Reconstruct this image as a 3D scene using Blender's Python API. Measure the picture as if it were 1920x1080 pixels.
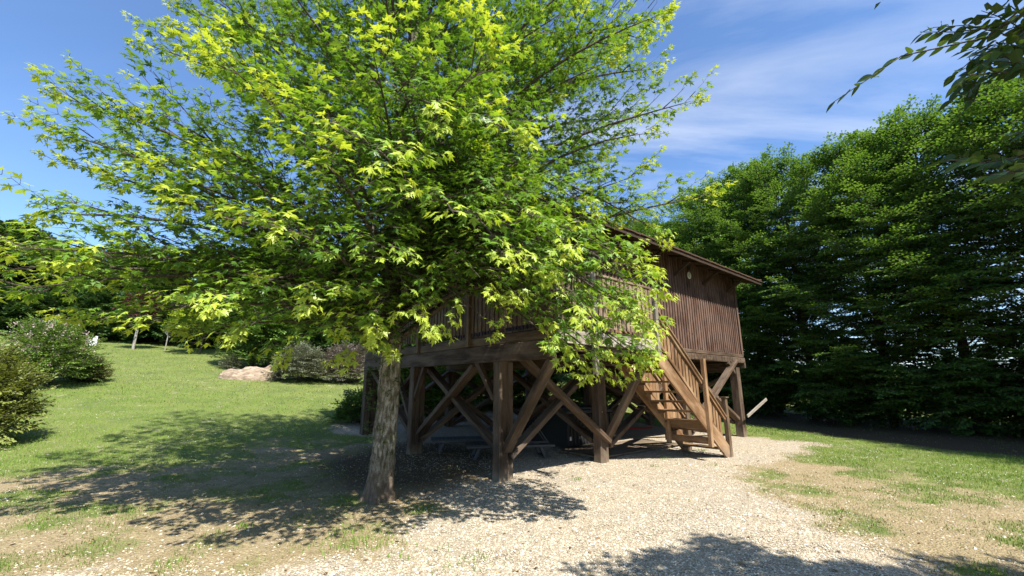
import bpy, math, random
import numpy as np
from mathutils import Vector, Matrix
R = math.radians
random.seed(7)
rng = np.random.default_rng(11)
S = bpy.context.scene
for o in list(bpy.data.objects): bpy.data.objects.remove(o)
COL = S.collection

# ------------------------------------------------------------------ camera, sky, sun, exposure
F_PX, PITCH, EYE = 785.0, math.atan(182/785), 1.6
cam = bpy.data.cameras.new('camera'); cam_o = bpy.data.objects.new('camera', cam); COL.objects.link(cam_o)
cam.sensor_width = 36; cam.lens = 36*F_PX/1920; cam.clip_start = .05; cam.clip_end = 3000
cam_o.location = (0, 0, EYE); cam_o.rotation_euler = (math.pi/2+PITCH, 0, 0)
S.camera = cam_o
SUN_AZ = math.atan2(.56, -.83); SUN_EL = R(52.5)            # azimuth clockwise from +Y
sdir = Vector((math.sin(SUN_AZ)*math.cos(SUN_EL), math.cos(SUN_AZ)*math.cos(SUN_EL), math.sin(SUN_EL)))
W = bpy.data.worlds.new('World'); S.world = W; W.use_nodes = True
nt = W.node_tree; nt.nodes.clear()
def nd(t, typ, **kw):
    n = t.nodes.new(typ)
    for k, v in kw.items(): setattr(n, k, v)
    return n
sky = nd(nt, 'ShaderNodeTexSky', sky_type='NISHITA', sun_disc=False)
sky.sun_elevation = SUN_EL; sky.sun_rotation = SUN_AZ; sky.air_density = 1.0; sky.dust_density = .35; sky.ozone_density = 3.0
bg = nd(nt, 'ShaderNodeBackground'); bg.inputs['Strength'].default_value = .10
wo = nd(nt, 'ShaderNodeOutputWorld')
tc = nd(nt, 'ShaderNodeTexCoord')
# thin cirrus: direction projected on a high plane, streaky noise
sep = nd(nt, 'ShaderNodeSeparateXYZ'); nt.links.new(tc.outputs['Generated'], sep.inputs[0])
zc = nd(nt, 'ShaderNodeMath', operation='MAXIMUM'); nt.links.new(sep.outputs['Z'], zc.inputs[0]); zc.inputs[1].default_value = .08
dx = nd(nt, 'ShaderNodeMath', operation='DIVIDE'); dy = nd(nt, 'ShaderNodeMath', operation='DIVIDE')
nt.links.new(sep.outputs['X'], dx.inputs[0]); nt.links.new(zc.outputs[0], dx.inputs[1])
nt.links.new(sep.outputs['Y'], dy.inputs[0]); nt.links.new(zc.outputs[0], dy.inputs[1])
cmb = nd(nt, 'ShaderNodeCombineXYZ'); nt.links.new(dx.outputs[0], cmb.inputs[0]); nt.links.new(dy.outputs[0], cmb.inputs[1])
mp = nd(nt, 'ShaderNodeMapping'); mp.inputs['Rotation'].default_value = (0, 0, R(-35)); mp.inputs['Scale'].default_value = (.55, 1.5, 1)
mp.inputs['Location'].default_value = (3.3, 1.1, 0)
nt.links.new(cmb.outputs[0], mp.inputs[0])
n1 = nd(nt, 'ShaderNodeTexNoise'); n1.inputs['Scale'].default_value = 1.0; n1.inputs['Detail'].default_value = 7; n1.inputs['Roughness'].default_value = .58
n1.inputs['Distortion'].default_value = .6
nt.links.new(mp.outputs[0], n1.inputs['Vector'])
n2 = nd(nt, 'ShaderNodeTexNoise'); n2.inputs['Scale'].default_value = .55; n2.inputs['Detail'].default_value = 2
nt.links.new(cmb.outputs[0], n2.inputs['Vector'])
r1 = nd(nt, 'ShaderNodeMapRange'); r1.inputs['From Min'].default_value = .40; r1.inputs['From Max'].default_value = .78
nt.links.new(n1.outputs['Fac'], r1.inputs['Value'])
r2 = nd(nt, 'ShaderNodeMapRange'); r2.inputs['From Min'].default_value = .38; r2.inputs['From Max'].default_value = .6
nt.links.new(n2.outputs['Fac'], r2.inputs['Value'])
# the high cloud lies in the eastern (right-hand) half of the sky
r3 = nd(nt, 'ShaderNodeMapRange'); r3.inputs['From Min'].default_value = -.6; r3.inputs['From Max'].default_value = .7
r3.inputs['To Min'].default_value = .06; r3.inputs['To Max'].default_value = 1
nt.links.new(dx.outputs[0], r3.inputs['Value'])
m1 = nd(nt, 'ShaderNodeMath', operation='MULTIPLY'); nt.links.new(r1.outputs[0], m1.inputs[0]); nt.links.new(r3.outputs[0], m1.inputs[1])
m2 = nd(nt, 'ShaderNodeMath', operation='MULTIPLY_ADD'); nt.links.new(r2.outputs[0], m2.inputs[0]); m2.inputs[1].default_value = .6; m2.inputs[2].default_value = .4
m3 = nd(nt, 'ShaderNodeMath', operation='MULTIPLY'); nt.links.new(m1.outputs[0], m3.inputs[0]); nt.links.new(m2.outputs[0], m3.inputs[1])
m4 = nd(nt, 'ShaderNodeMath', operation='MULTIPLY'); nt.links.new(m3.outputs[0], m4.inputs[0]); m4.inputs[1].default_value = .85
mx = nd(nt, 'ShaderNodeMix', data_type='RGBA'); nt.links.new(m4.outputs[0], mx.inputs['Factor'])
skt = nd(nt, 'ShaderNodeMix', data_type='RGBA', blend_type='MULTIPLY'); skt.inputs['Factor'].default_value = 1
nt.links.new(sky.outputs[0], skt.inputs['A']); skt.inputs['B'].default_value = (.86, 1.0, 1.15, 1)
nt.links.new(skt.outputs['Result'], mx.inputs['A']); mx.inputs['B'].default_value = (4.6, 4.9, 5.5, 1)
tint_n = nd(nt, 'ShaderNodeMix', data_type='RGBA', blend_type='MULTIPLY'); tint_n.inputs['Factor'].default_value = 1
nt.links.new(mx.outputs['Result'], tint_n.inputs['A']); tint_n.inputs['B'].default_value = (1.0, 1.0, 1.0, 1)
nt.links.new(tint_n.outputs['Result'], bg.inputs['Color']); nt.links.new(bg.outputs[0], wo.inputs[0])
sun = bpy.data.lights.new('sun', 'SUN'); sun.energy = 5.0; sun.angle = R(.53); sun.color = (1, .955, .87)
sun_o = bpy.data.objects.new('sun', sun); COL.objects.link(sun_o)
sun_o.rotation_euler = (-sdir).to_track_quat('-Z', 'Y').to_euler()
V = S.view_settings; V.view_transform = 'Standard'; V.look = 'None'; V.gamma = 1; V.exposure = 1.18; V.use_curve_mapping = False
S.render.engine = 'CYCLES'
S.cycles.max_bounces = 7; S.cycles.diffuse_bounces = 3; S.cycles.transmission_bounces = 4

# ------------------------------------------------------------------ helpers
def fin(name, me, mat=None, parent=None):
    o = bpy.data.objects.new(name, me); COL.objects.link(o)
    if mat is not None and len(me.materials) == 0: me.materials.append(mat)
    if parent is not None: o.parent = parent
    return o
def tag(o, label=None, cat=None, group=None, kind=None):
    if label: o['label'] = label
    if cat: o['category'] = cat
    if group: o['group'] = group
    if kind: o['kind'] = kind
    return o
def empty(name, loc=(0, 0, 0), rz=0):
    o = bpy.data.objects.new(name, None); COL.objects.link(o); o.location = loc; o.rotation_euler = (0, 0, rz)
    o.empty_display_size = .2
    return o
def copy_tree(o, parent=None):
    c = o.copy(); COL.objects.link(c)
    if parent is not None: c.parent = parent
    for ch in list(o.children): copy_tree(ch, c)
    return c
def np_mesh(name, V_, F_, attrs=None, smooth=False):
    """V_ (n,3); F_ list of index arrays with equal row length, or one array"""
    me = bpy.data.meshes.new(name)
    if not isinstance(F_, list): F_ = [F_]
    F_ = [f for f in F_ if len(f)]
    nl = sum(f.size for f in F_); nf = sum(len(f) for f in F_)
    me.vertices.add(len(V_)); me.vertices.foreach_set('co', np.ascontiguousarray(V_, dtype=np.float32).ravel())
    me.loops.add(nl); me.polygons.add(nf)
    me.loops.foreach_set('vertex_index', np.concatenate([f.ravel() for f in F_]).astype(np.int32))
    tot = np.concatenate([np.full(len(f), f.shape[1]) for f in F_]).astype(np.int32)
    st = np.concatenate([[0], np.cumsum(tot)[:-1]]).astype(np.int32)
    me.polygons.foreach_set('loop_start', st); me.polygons.foreach_set('loop_total', tot)
    me.polygons.foreach_set('use_smooth', np.full(nf, smooth, dtype=bool))
    me.update(calc_edges=True)
    for k, a in (attrs or {}).items():
        a = np.asarray(a, dtype=np.float32)
        if a.ndim == 1:
            at_ = me.attributes.new(k, 'FLOAT', 'POINT'); at_.data.foreach_set('value', a)
        else:
            at_ = me.attributes.new(k, 'FLOAT_VECTOR', 'POINT'); at_.data.foreach_set('vector', a.ravel())
    return me
def norm(a): return a/np.maximum(np.linalg.norm(a, axis=-1, keepdims=True), 1e-9)
def hash2(i, j, s):
    h = (i.astype(np.int64)*374761393 + j.astype(np.int64)*668265263 + s*1274126177) & 0x7fffffff
    h = ((h ^ (h >> 13))*1274126177) & 0x7fffffff
    return ((h ^ (h >> 16)) & 0xffff)/65535.0
def vnoise(x, y, s=0):
    i = np.floor(x); j = np.floor(y); u = x-i; v = y-j; u = u*u*(3-2*u); v = v*v*(3-2*v)
    i = i.astype(int); j = j.astype(int)
    return (hash2(i, j, s)*(1-u)+hash2(i+1, j, s)*u)*(1-v)+(hash2(i, j+1, s)*(1-u)+hash2(i+1, j+1, s)*u)*v
def fbm(x, y, s=0, o=4):
    r = 0; a = .5; t = 0
    for k in range(o): r = r+a*vnoise(x*2**k, y*2**k, s+k); t += a; a *= .5
    return r/t
def sst(a, b, x):
    t = np.clip((x-a)/(b-a), 0, 1); return t*t*(3-2*t)

# ------------------------------------------------------------------ terrain
AX, AY = -.13, 7.6
E1 = np.array([.766, .643]); E2 = np.array([-.643, .766])
def terrain_big(x, y):
    s = -.5*x+.866*y; t = s-11.7
    z = .076*(t+np.sqrt(t*t+9))
    z = z-.076*(-11.7+np.sqrt(11.7**2+9))*1.0
    z = z*(1-.45*sst(40, 110, s))
    z = z+.30*sst(9, 17, x)*sst(4, 16, y)                      # slight rise towards the hornbeam row
    return z
def terrain(x, y):
    x = np.asarray(x, float); y = np.asarray(y, float)
    near = np.exp(-((x-1)**2+(y-8)**2)/900)
    z = terrain_big(x, y)+near*(.05*(fbm(x*.35, y*.35, 3, 3)-.5)+.022*(fbm(x*1.6, y*1.6, 5, 3)-.5))
    return z
def tz(x, y): return float(terrain(np.array([x]), np.array([y]))[0])
def ray(px, py):
    u = (px-960)/F_PX; v = (540-py)/F_PX
    return np.array([u, math.cos(PITCH)-v*math.sin(PITCH), math.sin(PITCH)+v*math.cos(PITCH)])
def at(px, py, Y):
    r = ray(px, py); t = Y/r[1]; return np.array([r[0]*t, Y, EYE+r[2]*t])
def on_ground(px, py):
    r = ray(px, py); t = np.linspace(1, 120, 4000); P = r[None]*t[:, None]+np.array([0, 0, EYE])
    d = P[:, 2]-terrain(P[:, 0], P[:, 1]); k = np.argmax(d < 0)
    return P[k]
def cover(x, y):
    """gravel and green weights of the ground"""
    q1 = (x-AX)*E1[0]+(y-AY)*E1[1]; q2 = (x-AX)*E2[0]+(y-AY)*E2[1]
    n = fbm(x*.45, y*.45, 21, 4)-.5; n2_ = fbm(x*1.7, y*1.7, 31, 4)-.5; w = n*2.4+n2_*1.1
    # rectangle below and before the cabin, then the drive running to the camera
    d1 = np.maximum(np.maximum(-.1-q1, q1-9.5), np.maximum(-1.6-q2, q2-7))
    cx = 1.15+.12*(y-6)+0*x; d2 = np.maximum(np.abs(x-cx)-(2.7-.12*(y-2)), y-9.5)
    d3 = np.sqrt(((x-.2)/4.9)**2+((y-2.6)/2.0)**2)*2.6-2.6
    g = 1-sst(-.6, .9, np.minimum(np.minimum(d1, d2), d3)+w)
    gl = sst(10.6, 14.5, -.45*x+.9*y+w*1.6+1.4*sst(-4, -8, x))*sst(1.2, -.8, q1-0*q2-.0)          # left lawn
    gl = np.maximum(gl, sst(.0, 3.5, (q2-7))*1.0)
    gr = sst(5.6, 9.2, x+.28*(y-6)+w*1.5)                       # right strip
    gr = np.maximum(gr, sst(8.0, 11, y+w)*sst(4.8, 7.5, x-.2*(y-9)+w))
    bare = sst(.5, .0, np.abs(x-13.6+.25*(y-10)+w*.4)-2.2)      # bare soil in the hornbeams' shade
    litter_shade = sst(2.0, .9, np.sqrt(((x+1.9)/1.3)**2+((y-9.3)/1.7)**2)+w*.25)  # dark leaf litter, also deepening the shade under maple and cabin by colour
    bare = np.maximum(bare*(x > 9), litter_shade*.9)
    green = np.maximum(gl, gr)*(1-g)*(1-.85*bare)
    green = np.clip(green+(.46+2.2*n2_)*(1-g)*(1-green)*.6, 0, 1)
    g = g*(1-.7*litter_shade)
    return g, np.clip(green, 0, 1), bare
def axis(lo, hi, near_lo, near_hi, h, g=1.16):
    a = list(np.arange(near_lo, near_hi+1e-6, h)); st = h
    while a[-1] < hi: st *= g; a.append(a[-1]+st)
    st = h
    while a[0] > lo: st *= g; a.insert(0, a[0]-st)
    return np.array(a)
gx = axis(-900, 900, -10, 13, .115); gy = axis(-300, 1400, 2.5, 18, .115)
X, Y = np.meshgrid(gx, gy); Z = terrain(X, Y)
gg, gn, gb = cover(X, Y)
fine = (fbm(X*7, Y*7, 9, 3)-.5)*.02*np.exp(-((X-1)**2+(Y-8)**2)/200)
Z = Z+fine
nx, ny = len(gx), len(gy)
idx = np.arange(nx*ny).reshape(ny, nx)
F = np.stack([idx[:-1, :-1], idx[:-1, 1:], idx[1:, 1:], idx[1:, :-1]], -1).reshape(-1, 4)
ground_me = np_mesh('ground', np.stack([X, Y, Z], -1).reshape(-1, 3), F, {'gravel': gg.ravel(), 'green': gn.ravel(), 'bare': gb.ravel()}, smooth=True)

# ------------------------------------------------------------------ materials
def mat(name):
    m = bpy.data.materials.new(name); m.use_nodes = True; t = m.node_tree; t.nodes.clear()
    out = nd(t, 'ShaderNodeOutputMaterial'); return m, t, out
def ramp(t, fac, stops):
    r = nd(t, 'ShaderNodeValToRGB'); e = r.color_ramp.elements
    while len(e) < len(stops): e.new(.5)
    for k, (p, c) in enumerate(stops):
        e[k].position = p; e[k].color = (*c, 1) if len(c) == 3 else c
    t.links.new(fac, r.inputs[0]); return r.outputs[0]
def noise(t, vec, scale, detail=4, rough=.55, dist=0):
    n = nd(t, 'ShaderNodeTexNoise'); n.inputs['Scale'].default_value = scale; n.inputs['Detail'].default_value = detail
    n.inputs['Roughness'].default_value = rough; n.inputs['Distortion'].default_value = dist
    if vec is not None: t.links.new(vec, n.inputs['Vector'])
    return n.outputs['Fac']
def mixc(t, fac, a, b, mode='MIX'):
    m = nd(t, 'ShaderNodeMix', data_type='RGBA', blend_type=mode)
    if isinstance(fac, (int, float)): m.inputs['Factor'].default_value = fac
    else: t.links.new(fac, m.inputs['Factor'])
    for k, v in (('A', a), ('B', b)):
        if isinstance(v, tuple): m.inputs[k].default_value = (*v, 1)
        else: t.links.new(v, m.inputs[k])
    return m.outputs['Result']
def rng_(t, v, a, b, c=0, d=1):
    m = nd(t, 'ShaderNodeMapRange'); t.links.new(v, m.inputs['Value'])
    for k, x_ in (('From Min', a), ('From Max', b), ('To Min', c), ('To Max', d)): m.inputs[k].default_value = x_
    return m.outputs[0]
def mth(t, op, a, b=0.0):
    m = nd(t, 'ShaderNodeMath', operation=op)
    for i, v in enumerate((a, b)):
        if isinstance(v, (int, float)): m.inputs[i].default_value = v
        else: t.links.new(v, m.inputs[i])
    return m.outputs[0]
def bump(t, h, strength, dist, nrm=None):
    b = nd(t, 'ShaderNodeBump'); b.inputs['Strength'].default_value = strength; b.inputs['Distance'].default_value = dist
    t.links.new(h, b.inputs['Height'])
    if nrm is not None: t.links.new(nrm, b.inputs['Normal'])
    return b.outputs[0]
def attr(t, name, kind='Fac'):
    a = nd(t, 'ShaderNodeAttribute', attribute_name=name); return a.outputs[kind]
def bsdf(t, out, col, rough=.8, nrm=None, spec=.3, metal=0):
    b = nd(t, 'ShaderNodeBsdfPrincipled')
    if isinstance(col, tuple): b.inputs['Base Color'].default_value = (*col, 1)
    else: t.links.new(col, b.inputs['Base Color'])
    if isinstance(rough, (int, float)): b.inputs['Roughness'].default_value = rough
    else: t.links.new(rough, b.inputs['Roughness'])
    b.inputs['Specular IOR Level'].default_value = spec; b.inputs['Metallic'].default_value = metal
    if nrm is not None: t.links.new(nrm, b.inputs['Normal'])
    t.links.new(b.outputs[0], out.inputs[0]); return b
def plain(name, col, rough=.6, spec=.3, metal=0, var=.12):
    m, t, out = mat(name); c = nd(t, 'ShaderNodeTexCoord').outputs['Object']
    n = noise(t, c, 9, 4); cc = mixc(t, n, tuple(x*(1-var) for x in col), tuple(min(1, x*(1+var)) for x in col))
    bsdf(t, out, cc, rough, bump(t, noise(t, c, 60, 3), .15, .004), spec, metal); return m

def ground_material():
    m, t, out = mat('ground'); pos = nd(t, 'ShaderNodeNewGeometry').outputs['Position']
    big = noise(t, pos, .9, 5); mid = noise(t, pos, 5, 5, .6); fi = noise(t, pos, 38, 4, .65); sp = noise(t, pos, 140, 3, .7)
    # gravel: crushed pale limestone, cells of different tone
    v = nd(t, 'ShaderNodeTexVoronoi'); v.inputs['Scale'].default_value = 42; t.links.new(pos, v.inputs['Vector'])
    v2 = nd(t, 'ShaderNodeTexVoronoi'); v2.inputs['Scale'].default_value = 95; t.links.new(pos, v2.inputs['Vector'])
    bw = nd(t, 'ShaderNodeSeparateColor'); t.links.new(v.outputs['Color'], bw.inputs[0])
    gcol = ramp(t, bw.outputs[0], [(0, (.22, .175, .12)), (.35, (.38, .315, .22)), (.7, (.51, .445, .33)), (1, (.64, .58, .46))])
    bw2 = nd(t, 'ShaderNodeSeparateColor'); t.links.new(v2.outputs['Color'], bw2.inputs[0])
    g2 = ramp(t, bw2.outputs[0], [(0, (.24, .19, .135)), (1, (.54, .46, .34))])
    gcol = mixc(t, .5, gcol, g2)
    gcol = mixc(t, rng_(t, mid, .3, .7, 0, .45), gcol, (.38, .30, .20))
    gcol = mixc(t, rng_(t, noise(t, pos, .75, 5, .6), .45, .62, 0, .4), gcol, mixc(t, fi, (.24, .215, .18), (.44, .40, .34)))
    dry = ramp(t, fi, [(.25, (.15, .11, .06)), (.45, (.29, .225, .125)), (.6, (.38, .31, .18)), (.78, (.50, .44, .28))])
    dry = mixc(t, rng_(t, mid, .45, .72, 0, .6), dry, (.26, .185, .11))
    grs = ramp(t, fi, [(.25, (.05, .07, .016)), (.48, (.14, .18, .04)), (.62, (.205, .25, .06)), (.8, (.31, .34, .11))])
    grs = mixc(t, rng_(t, noise(t, pos, 2.2, 5, .6), .42, .68, 0, .6), grs, (.20, .215, .075)); grs = mixc(t, rng_(t, noise(t, pos, 1.1, 5, .65), .45, .62, 0, .55), grs, (.07, .115, .028))
    gm = rng_(t, mth(t, 'ADD', attr(t, 'green'), mth(t, 'MULTIPLY', mth(t, 'SUBTRACT', mth(t, 'ADD', mid, mth(t, 'MULTIPLY', fi, .5)), .75), 1.1)), .28, .62)
    col = mixc(t, gm, dry, grs)
    vm = rng_(t, mth(t, 'ADD', attr(t, 'gravel'), mth(t, 'MULTIPLY', mth(t, 'SUBTRACT', mth(t, 'ADD', mid, noise(t, pos, 1.7, 5, .65)), 1.0), 2.0)), .32, .68)
    col = mixc(t, vm, col, gcol)
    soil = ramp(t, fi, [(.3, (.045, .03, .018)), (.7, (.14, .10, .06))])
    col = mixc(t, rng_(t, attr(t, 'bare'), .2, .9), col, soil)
    col = mixc(t, rng_(t, sp, .40, .75, 0, .5), col, (.08, .065, .035))
    h = mth(t, 'ADD', mth(t, 'MULTIPLY', v.outputs['Distance'], -1.0), fi)
    nr = bump(t, h, .8, .02); nr = bump(t, sp, .6, .008, nr)
    bsdf(t, out, col, .93, nr, .15); return m
M = {}
M['ground'] = ground_material()
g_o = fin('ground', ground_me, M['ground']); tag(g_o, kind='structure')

def wood(name, cols, rough=.78, weather=None, grain=1.0, moss=0):
    """cols: dark, mid, light along the grain"""
    m, t, out = mat(name)
    g = attr(t, 'grain', 'Vector'); rnd = nd(t, 'ShaderNodeObjectInfo').outputs['Random']
    off = nd(t, 'ShaderNodeVectorMath', operation='ADD'); t.links.new(g, off.inputs[0])
    cx_ = nd(t, 'ShaderNodeCombineXYZ'); t.links.new(mth(t, 'MULTIPLY', rnd, 37.0), cx_.inputs[0]); t.links.new(mth(t, 'MULTIPLY', rnd, 11.0), cx_.inputs[1])
    t.links.new(cx_.outputs[0], off.inputs[1])
    mp_ = nd(t, 'ShaderNodeMapping'); mp_.inputs['Scale'].default_value = (1.1, 22*grain, 22*grain); t.links.new(off.outputs[0], mp_.inputs[0])
    mp2 = nd(t, 'ShaderNodeMapping'); mp2.inputs['Scale'].default_value = (.9, 5, 5); t.links.new(off.outputs[0], mp2.inputs[0])
    mp3 = nd(t, 'ShaderNodeMapping'); mp3.inputs['Scale'].default_value = (3.2, 9, 9); t.links.new(off.outputs[0], mp3.inputs[0])
    fg = noise(t, mp_.outputs[0], 2.2, 6, .65, .8); bgn = noise(t, mp2.outputs[0], 1.3, 4, .6, .4)
    c = ramp(t, fg, [(.22, cols[0]), (.5, cols[1]), (.78, cols[2])])
    tone = rng_(t, bgn, .3, .7, .62, 1.25); t2 = rng_(t, rnd, 0, 1, .78, 1.22)
    c = mixc(t, 1.0, c, mixc(t, 0, (1, 1, 1), (1, 1, 1)), 'MULTIPLY')
    vm = nd(t, 'ShaderNodeVectorMath', operation='SCALE'); t.links.new(c, vm.inputs[0]); t.links.new(mth(t, 'MULTIPLY', tone, t2), vm.inputs['Scale'])
    c = vm.outputs[0]
    if weather: c = mixc(t, rng_(t, bgn, .42, .68, 0, .75), c, weather)
    if moss: c = mixc(t, rng_(t, noise(t, mp3.outputs[0], 1.5, 5, .7), .5, .7, 0, moss), c, (.10, .11, .035))
    geo = nd(t, 'ShaderNodeNewGeometry'); sz_n = nd(t, 'ShaderNodeSeparateXYZ'); t.links.new(geo.outputs['Position'], sz_n.inputs[0])
    foot = rng_(t, mth(t, 'ADD', sz_n.outputs['Z'], mth(t, 'MULTIPLY', noise(t, geo.outputs['Position'], 9, 4), .35)), .22, .50, .65, 0)
    c = mixc(t, foot, c, (.23, .18, .125))
    stain = rng_(t, noise(t, geo.outputs['Position'], 1.3, 5, .65), .5, .68, 0, .5); c = mixc(t, stain, c, tuple(x*.6 for x in cols[0]))
    # knots
    v = nd(t, 'ShaderNodeTexVoronoi'); v.inputs['Scale'].default_value = 1.7; v.inputs['Randomness'].default_value = 1
    mp4 = nd(t, 'ShaderNodeMapping'); mp4.inputs['Scale'].default_value = (1.3, 3.0, 3.0); t.links.new(off.outputs[0], mp4.inputs[0]); t.links.new(mp4.outputs[0], v.inputs['Vector'])
    c = mixc(t, rng_(t, v.outputs['Distance'], .05, .11, .8, 0), c, tuple(x*.45 for x in cols[0]))
    h = mth(t, 'ADD', fg, mth(t, 'MULTIPLY', bgn, .5))
    bsdf(t, out, c, rough, bump(t, h, .55, .006), .25); return m
M['stair'] = wood('stair_wood', [(.07, .034, .016), (.205, .108, .05), (.35, .205, .10)], weather=(.34, .235, .14), moss=.2)
M['frame'] = wood('frame_wood', [(.022, .014, .009), (.075, .046, .028), (.17, .112, .068)], weather=(.13, .10, .075))
M['cladding'] = wood('cladding_wood', [(.026, .014, .010), (.105, .056, .038), (.20, .12, .085)], weather=(.165, .115, .09))
M['dark'] = wood('dark_wood', [(.018, .011, .007), (.045, .027, .017), (.08, .052, .034)])
M['greywood'] = wood('grey_wood', [(.12, .10, .08), (.27, .235, .19), (.42, .38, .32)])
M['rail'] = wood('rail_wood', [(.045, .028, .016), (.12, .075, .042), (.22, .145, .085)], weather=(.16, .125, .085), moss=.2)

def leaf_mat(name, c0, c1, c2, trans=.42, rough=.42, spec=.35):
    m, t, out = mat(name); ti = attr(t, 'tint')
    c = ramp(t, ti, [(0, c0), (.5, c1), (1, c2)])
    p = nd(t, 'ShaderNodeBsdfPrincipled'); t.links.new(c, p.inputs['Base Color']); p.inputs['Roughness'].default_value = rough
    p.inputs['Specular IOR Level'].default_value = spec
    tr = nd(t, 'ShaderNodeBsdfTranslucent')
    c2_ = mixc(t, 1.0, c, (1.35, 1.25, .55), 'MULTIPLY'); t.links.new(c2_, tr.inputs['Color'])
    mxs = nd(t, 'ShaderNodeMixShader'); mxs.inputs[0].default_value = trans
    t.links.new(p.outputs[0], mxs.inputs[1]); t.links.new(tr.outputs[0], mxs.inputs[2]); t.links.new(mxs.outputs[0], out.inputs[0])
    return m
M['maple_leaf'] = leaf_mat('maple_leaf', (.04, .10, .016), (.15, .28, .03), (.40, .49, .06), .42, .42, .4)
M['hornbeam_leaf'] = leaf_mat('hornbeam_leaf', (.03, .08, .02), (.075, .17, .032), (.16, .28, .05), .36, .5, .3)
M['over_leaf'] = leaf_mat('overhang_leaf', (.025, .055, .012), (.05, .095, .018), (.09, .15, .02), .3)
M['hedge_leaf'] = leaf_mat('hedge_leaf', (.018, .045, .012), (.045, .095, .02), (.10, .17, .03), .25)
M['green_leaf'] = leaf_mat('garden_leaf', (.03, .07, .014), (.075, .15, .025), (.17, .27, .04), .3)
M['yellow_leaf'] = leaf_mat('yellow_green_leaf', (.06, .12, .014), (.15, .25, .025), (.34, .42, .05), .4)
M['red_leaf'] = leaf_mat('red_leaf', (.03, .009, .012), (.065, .016, .02), (.12, .035, .035), .3)
M['grey_leaf'] = leaf_mat('grey_green_leaf', (.07, .09, .05), (.14, .16, .10), (.24, .25, .17), .2)
M['bronze_leaf'] = leaf_mat('bronze_leaf', (.06, .045, .02), (.11, .12, .03), (.22, .26, .06), .3)
M['mauve_leaf'] = leaf_mat('mauve_leaf', (.08, .065, .055), (.15, .125, .11), (.24, .21, .19), .2)
M['blossom'] = leaf_mat('blossom', (.35, .24, .25), (.5, .40, .40), (.62, .52, .50), .3)
M['white_flower'] = leaf_mat('white_flower', (.6, .6, .5), (.7, .7, .6), (.8, .8, .72), .2)
M['grass'] = leaf_mat('grass_blade', (.20, .165, .07), (.11, .18, .035), (.20, .32, .05), .3, .6, .2)

def bark(name, c0, c1, c2, moss=0, base=None):
    m, t, out = mat(name); c = nd(t, 'ShaderNodeTexCoord').outputs['Object']
    mp_ = nd(t, 'ShaderNodeMapping'); mp_.inputs['Scale'].default_value = (1, 1, .28); t.links.new(c, mp_.inputs[0])
    a = noise(t, mp_.outputs[0], 26, 6, .65, .5); b_ = noise(t, c, 4, 4)
    col = ramp(t, a, [(.33, c0), (.47, c1), (.62, c2)])
    if moss: col = mixc(t, rng_(t, noise(t, c, 7, 5, .7), .48, .62, 0, moss), col, (.085, .10, .03))
    col = mixc(t, rng_(t, b_, .35, .7, 0, .4), col, c0)
    if base:
        sp3 = nd(t, 'ShaderNodeSeparateXYZ'); t.links.new(c, sp3.inputs[0])
        col = mixc(t, rng_(t, mth(t, 'ADD', sp3.outputs['Z'], mth(t, 'MULTIPLY', b_, .8)), 1.1, .55, 0, .75), col, base)
        fz_ = noise(t, c, 70, 3, .7); col = mixc(t, rng_(t, fz_, .5, .7, 0, .55), col, c0); a = mth(t, 'ADD', a, mth(t, 'MULTIPLY', fz_, .4))
    bsdf(t, out, col, .92, bump(t, a, 1, .03), .15); return m
M['maple_bark'] = bark('maple_bark', (.045, .036, .026), (.20, .17, .125), (.48, .44, .36), .5, (.14, .095, .065))
M['bark'] = bark('bark', (.03, .024, .018), (.07, .057, .042), (.13, .11, .085), .2)
M['pale_bark'] = bark('pale_bark', (.14, .13, .11), (.25, .23, .20), (.4, .38, .34))
m, t, out = mat('pebble'); ti = attr(t, 'tint')
bsdf(t, out, ramp(t, ti, [(0, (.13, .10, .07)), (.35, (.30, .25, .18)), (.7, (.44, .385, .29)), (1, (.62, .57, .49))]), .85, None, .25); M['pebble'] = m

# ------------------------------------------------------------------ timber members (octagonal chamfered boxes with grain coordinates)
def member_arrays(p0, p1, w, h, up=(0, 0, 1), ch=.006, cut=None):
    p0 = np.array(p0, float); p1 = np.array(p1, float); a = p1-p0; L = np.linalg.norm(a); a /= L
    up = np.array(up, float); b = np.cross(up, a)
    if np.linalg.norm(b) < 1e-4: b = np.cross(np.array([0, 1., 0]), a)
    b /= np.linalg.norm(b); c = np.cross(a, b)
    x, y = w/2, h/2; ch = min(ch, x*.4, y*.4)
    prof = np.array([(-x+ch, -y), (x-ch, -y), (x, -y+ch), (x, y-ch), (x-ch, y), (-x+ch, y), (-x, y-ch), (-x, -y+ch)])
    V_ = np.concatenate([p0+prof[:, :1]*b+prof[:, 1:]*c, p1+prof[:, :1]*b+prof[:, 1:]*c])
    o = np.array([random.random()*9, random.random()*9, random.random()*9])
    G = np.concatenate([np.c_[np.zeros(8), prof], np.c_[np.full(8, L), prof]])+o
    return V_, G
Q8 = np.array([[k, (k+1) % 8, 8+(k+1) % 8, 8+k] for k in range(8)])
E8 = np.array([[7, 6, 5, 4, 3, 2, 1, 0], [8, 9, 10, 11, 12, 13, 14, 15]])
def member(name, parent, mat_, p0, p1, w, h, up=(0, 0, 1), ch=.006):
    V_, G = member_arrays(p0, p1, w, h, up, ch)
    o0 = (np.array(p0)+np.array(p1))/2
    me = np_mesh(name, V_-o0, [Q8, E8], {'grain': G}); o = fin(name, me, mat_, parent); o.location = o0
    return o
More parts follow.
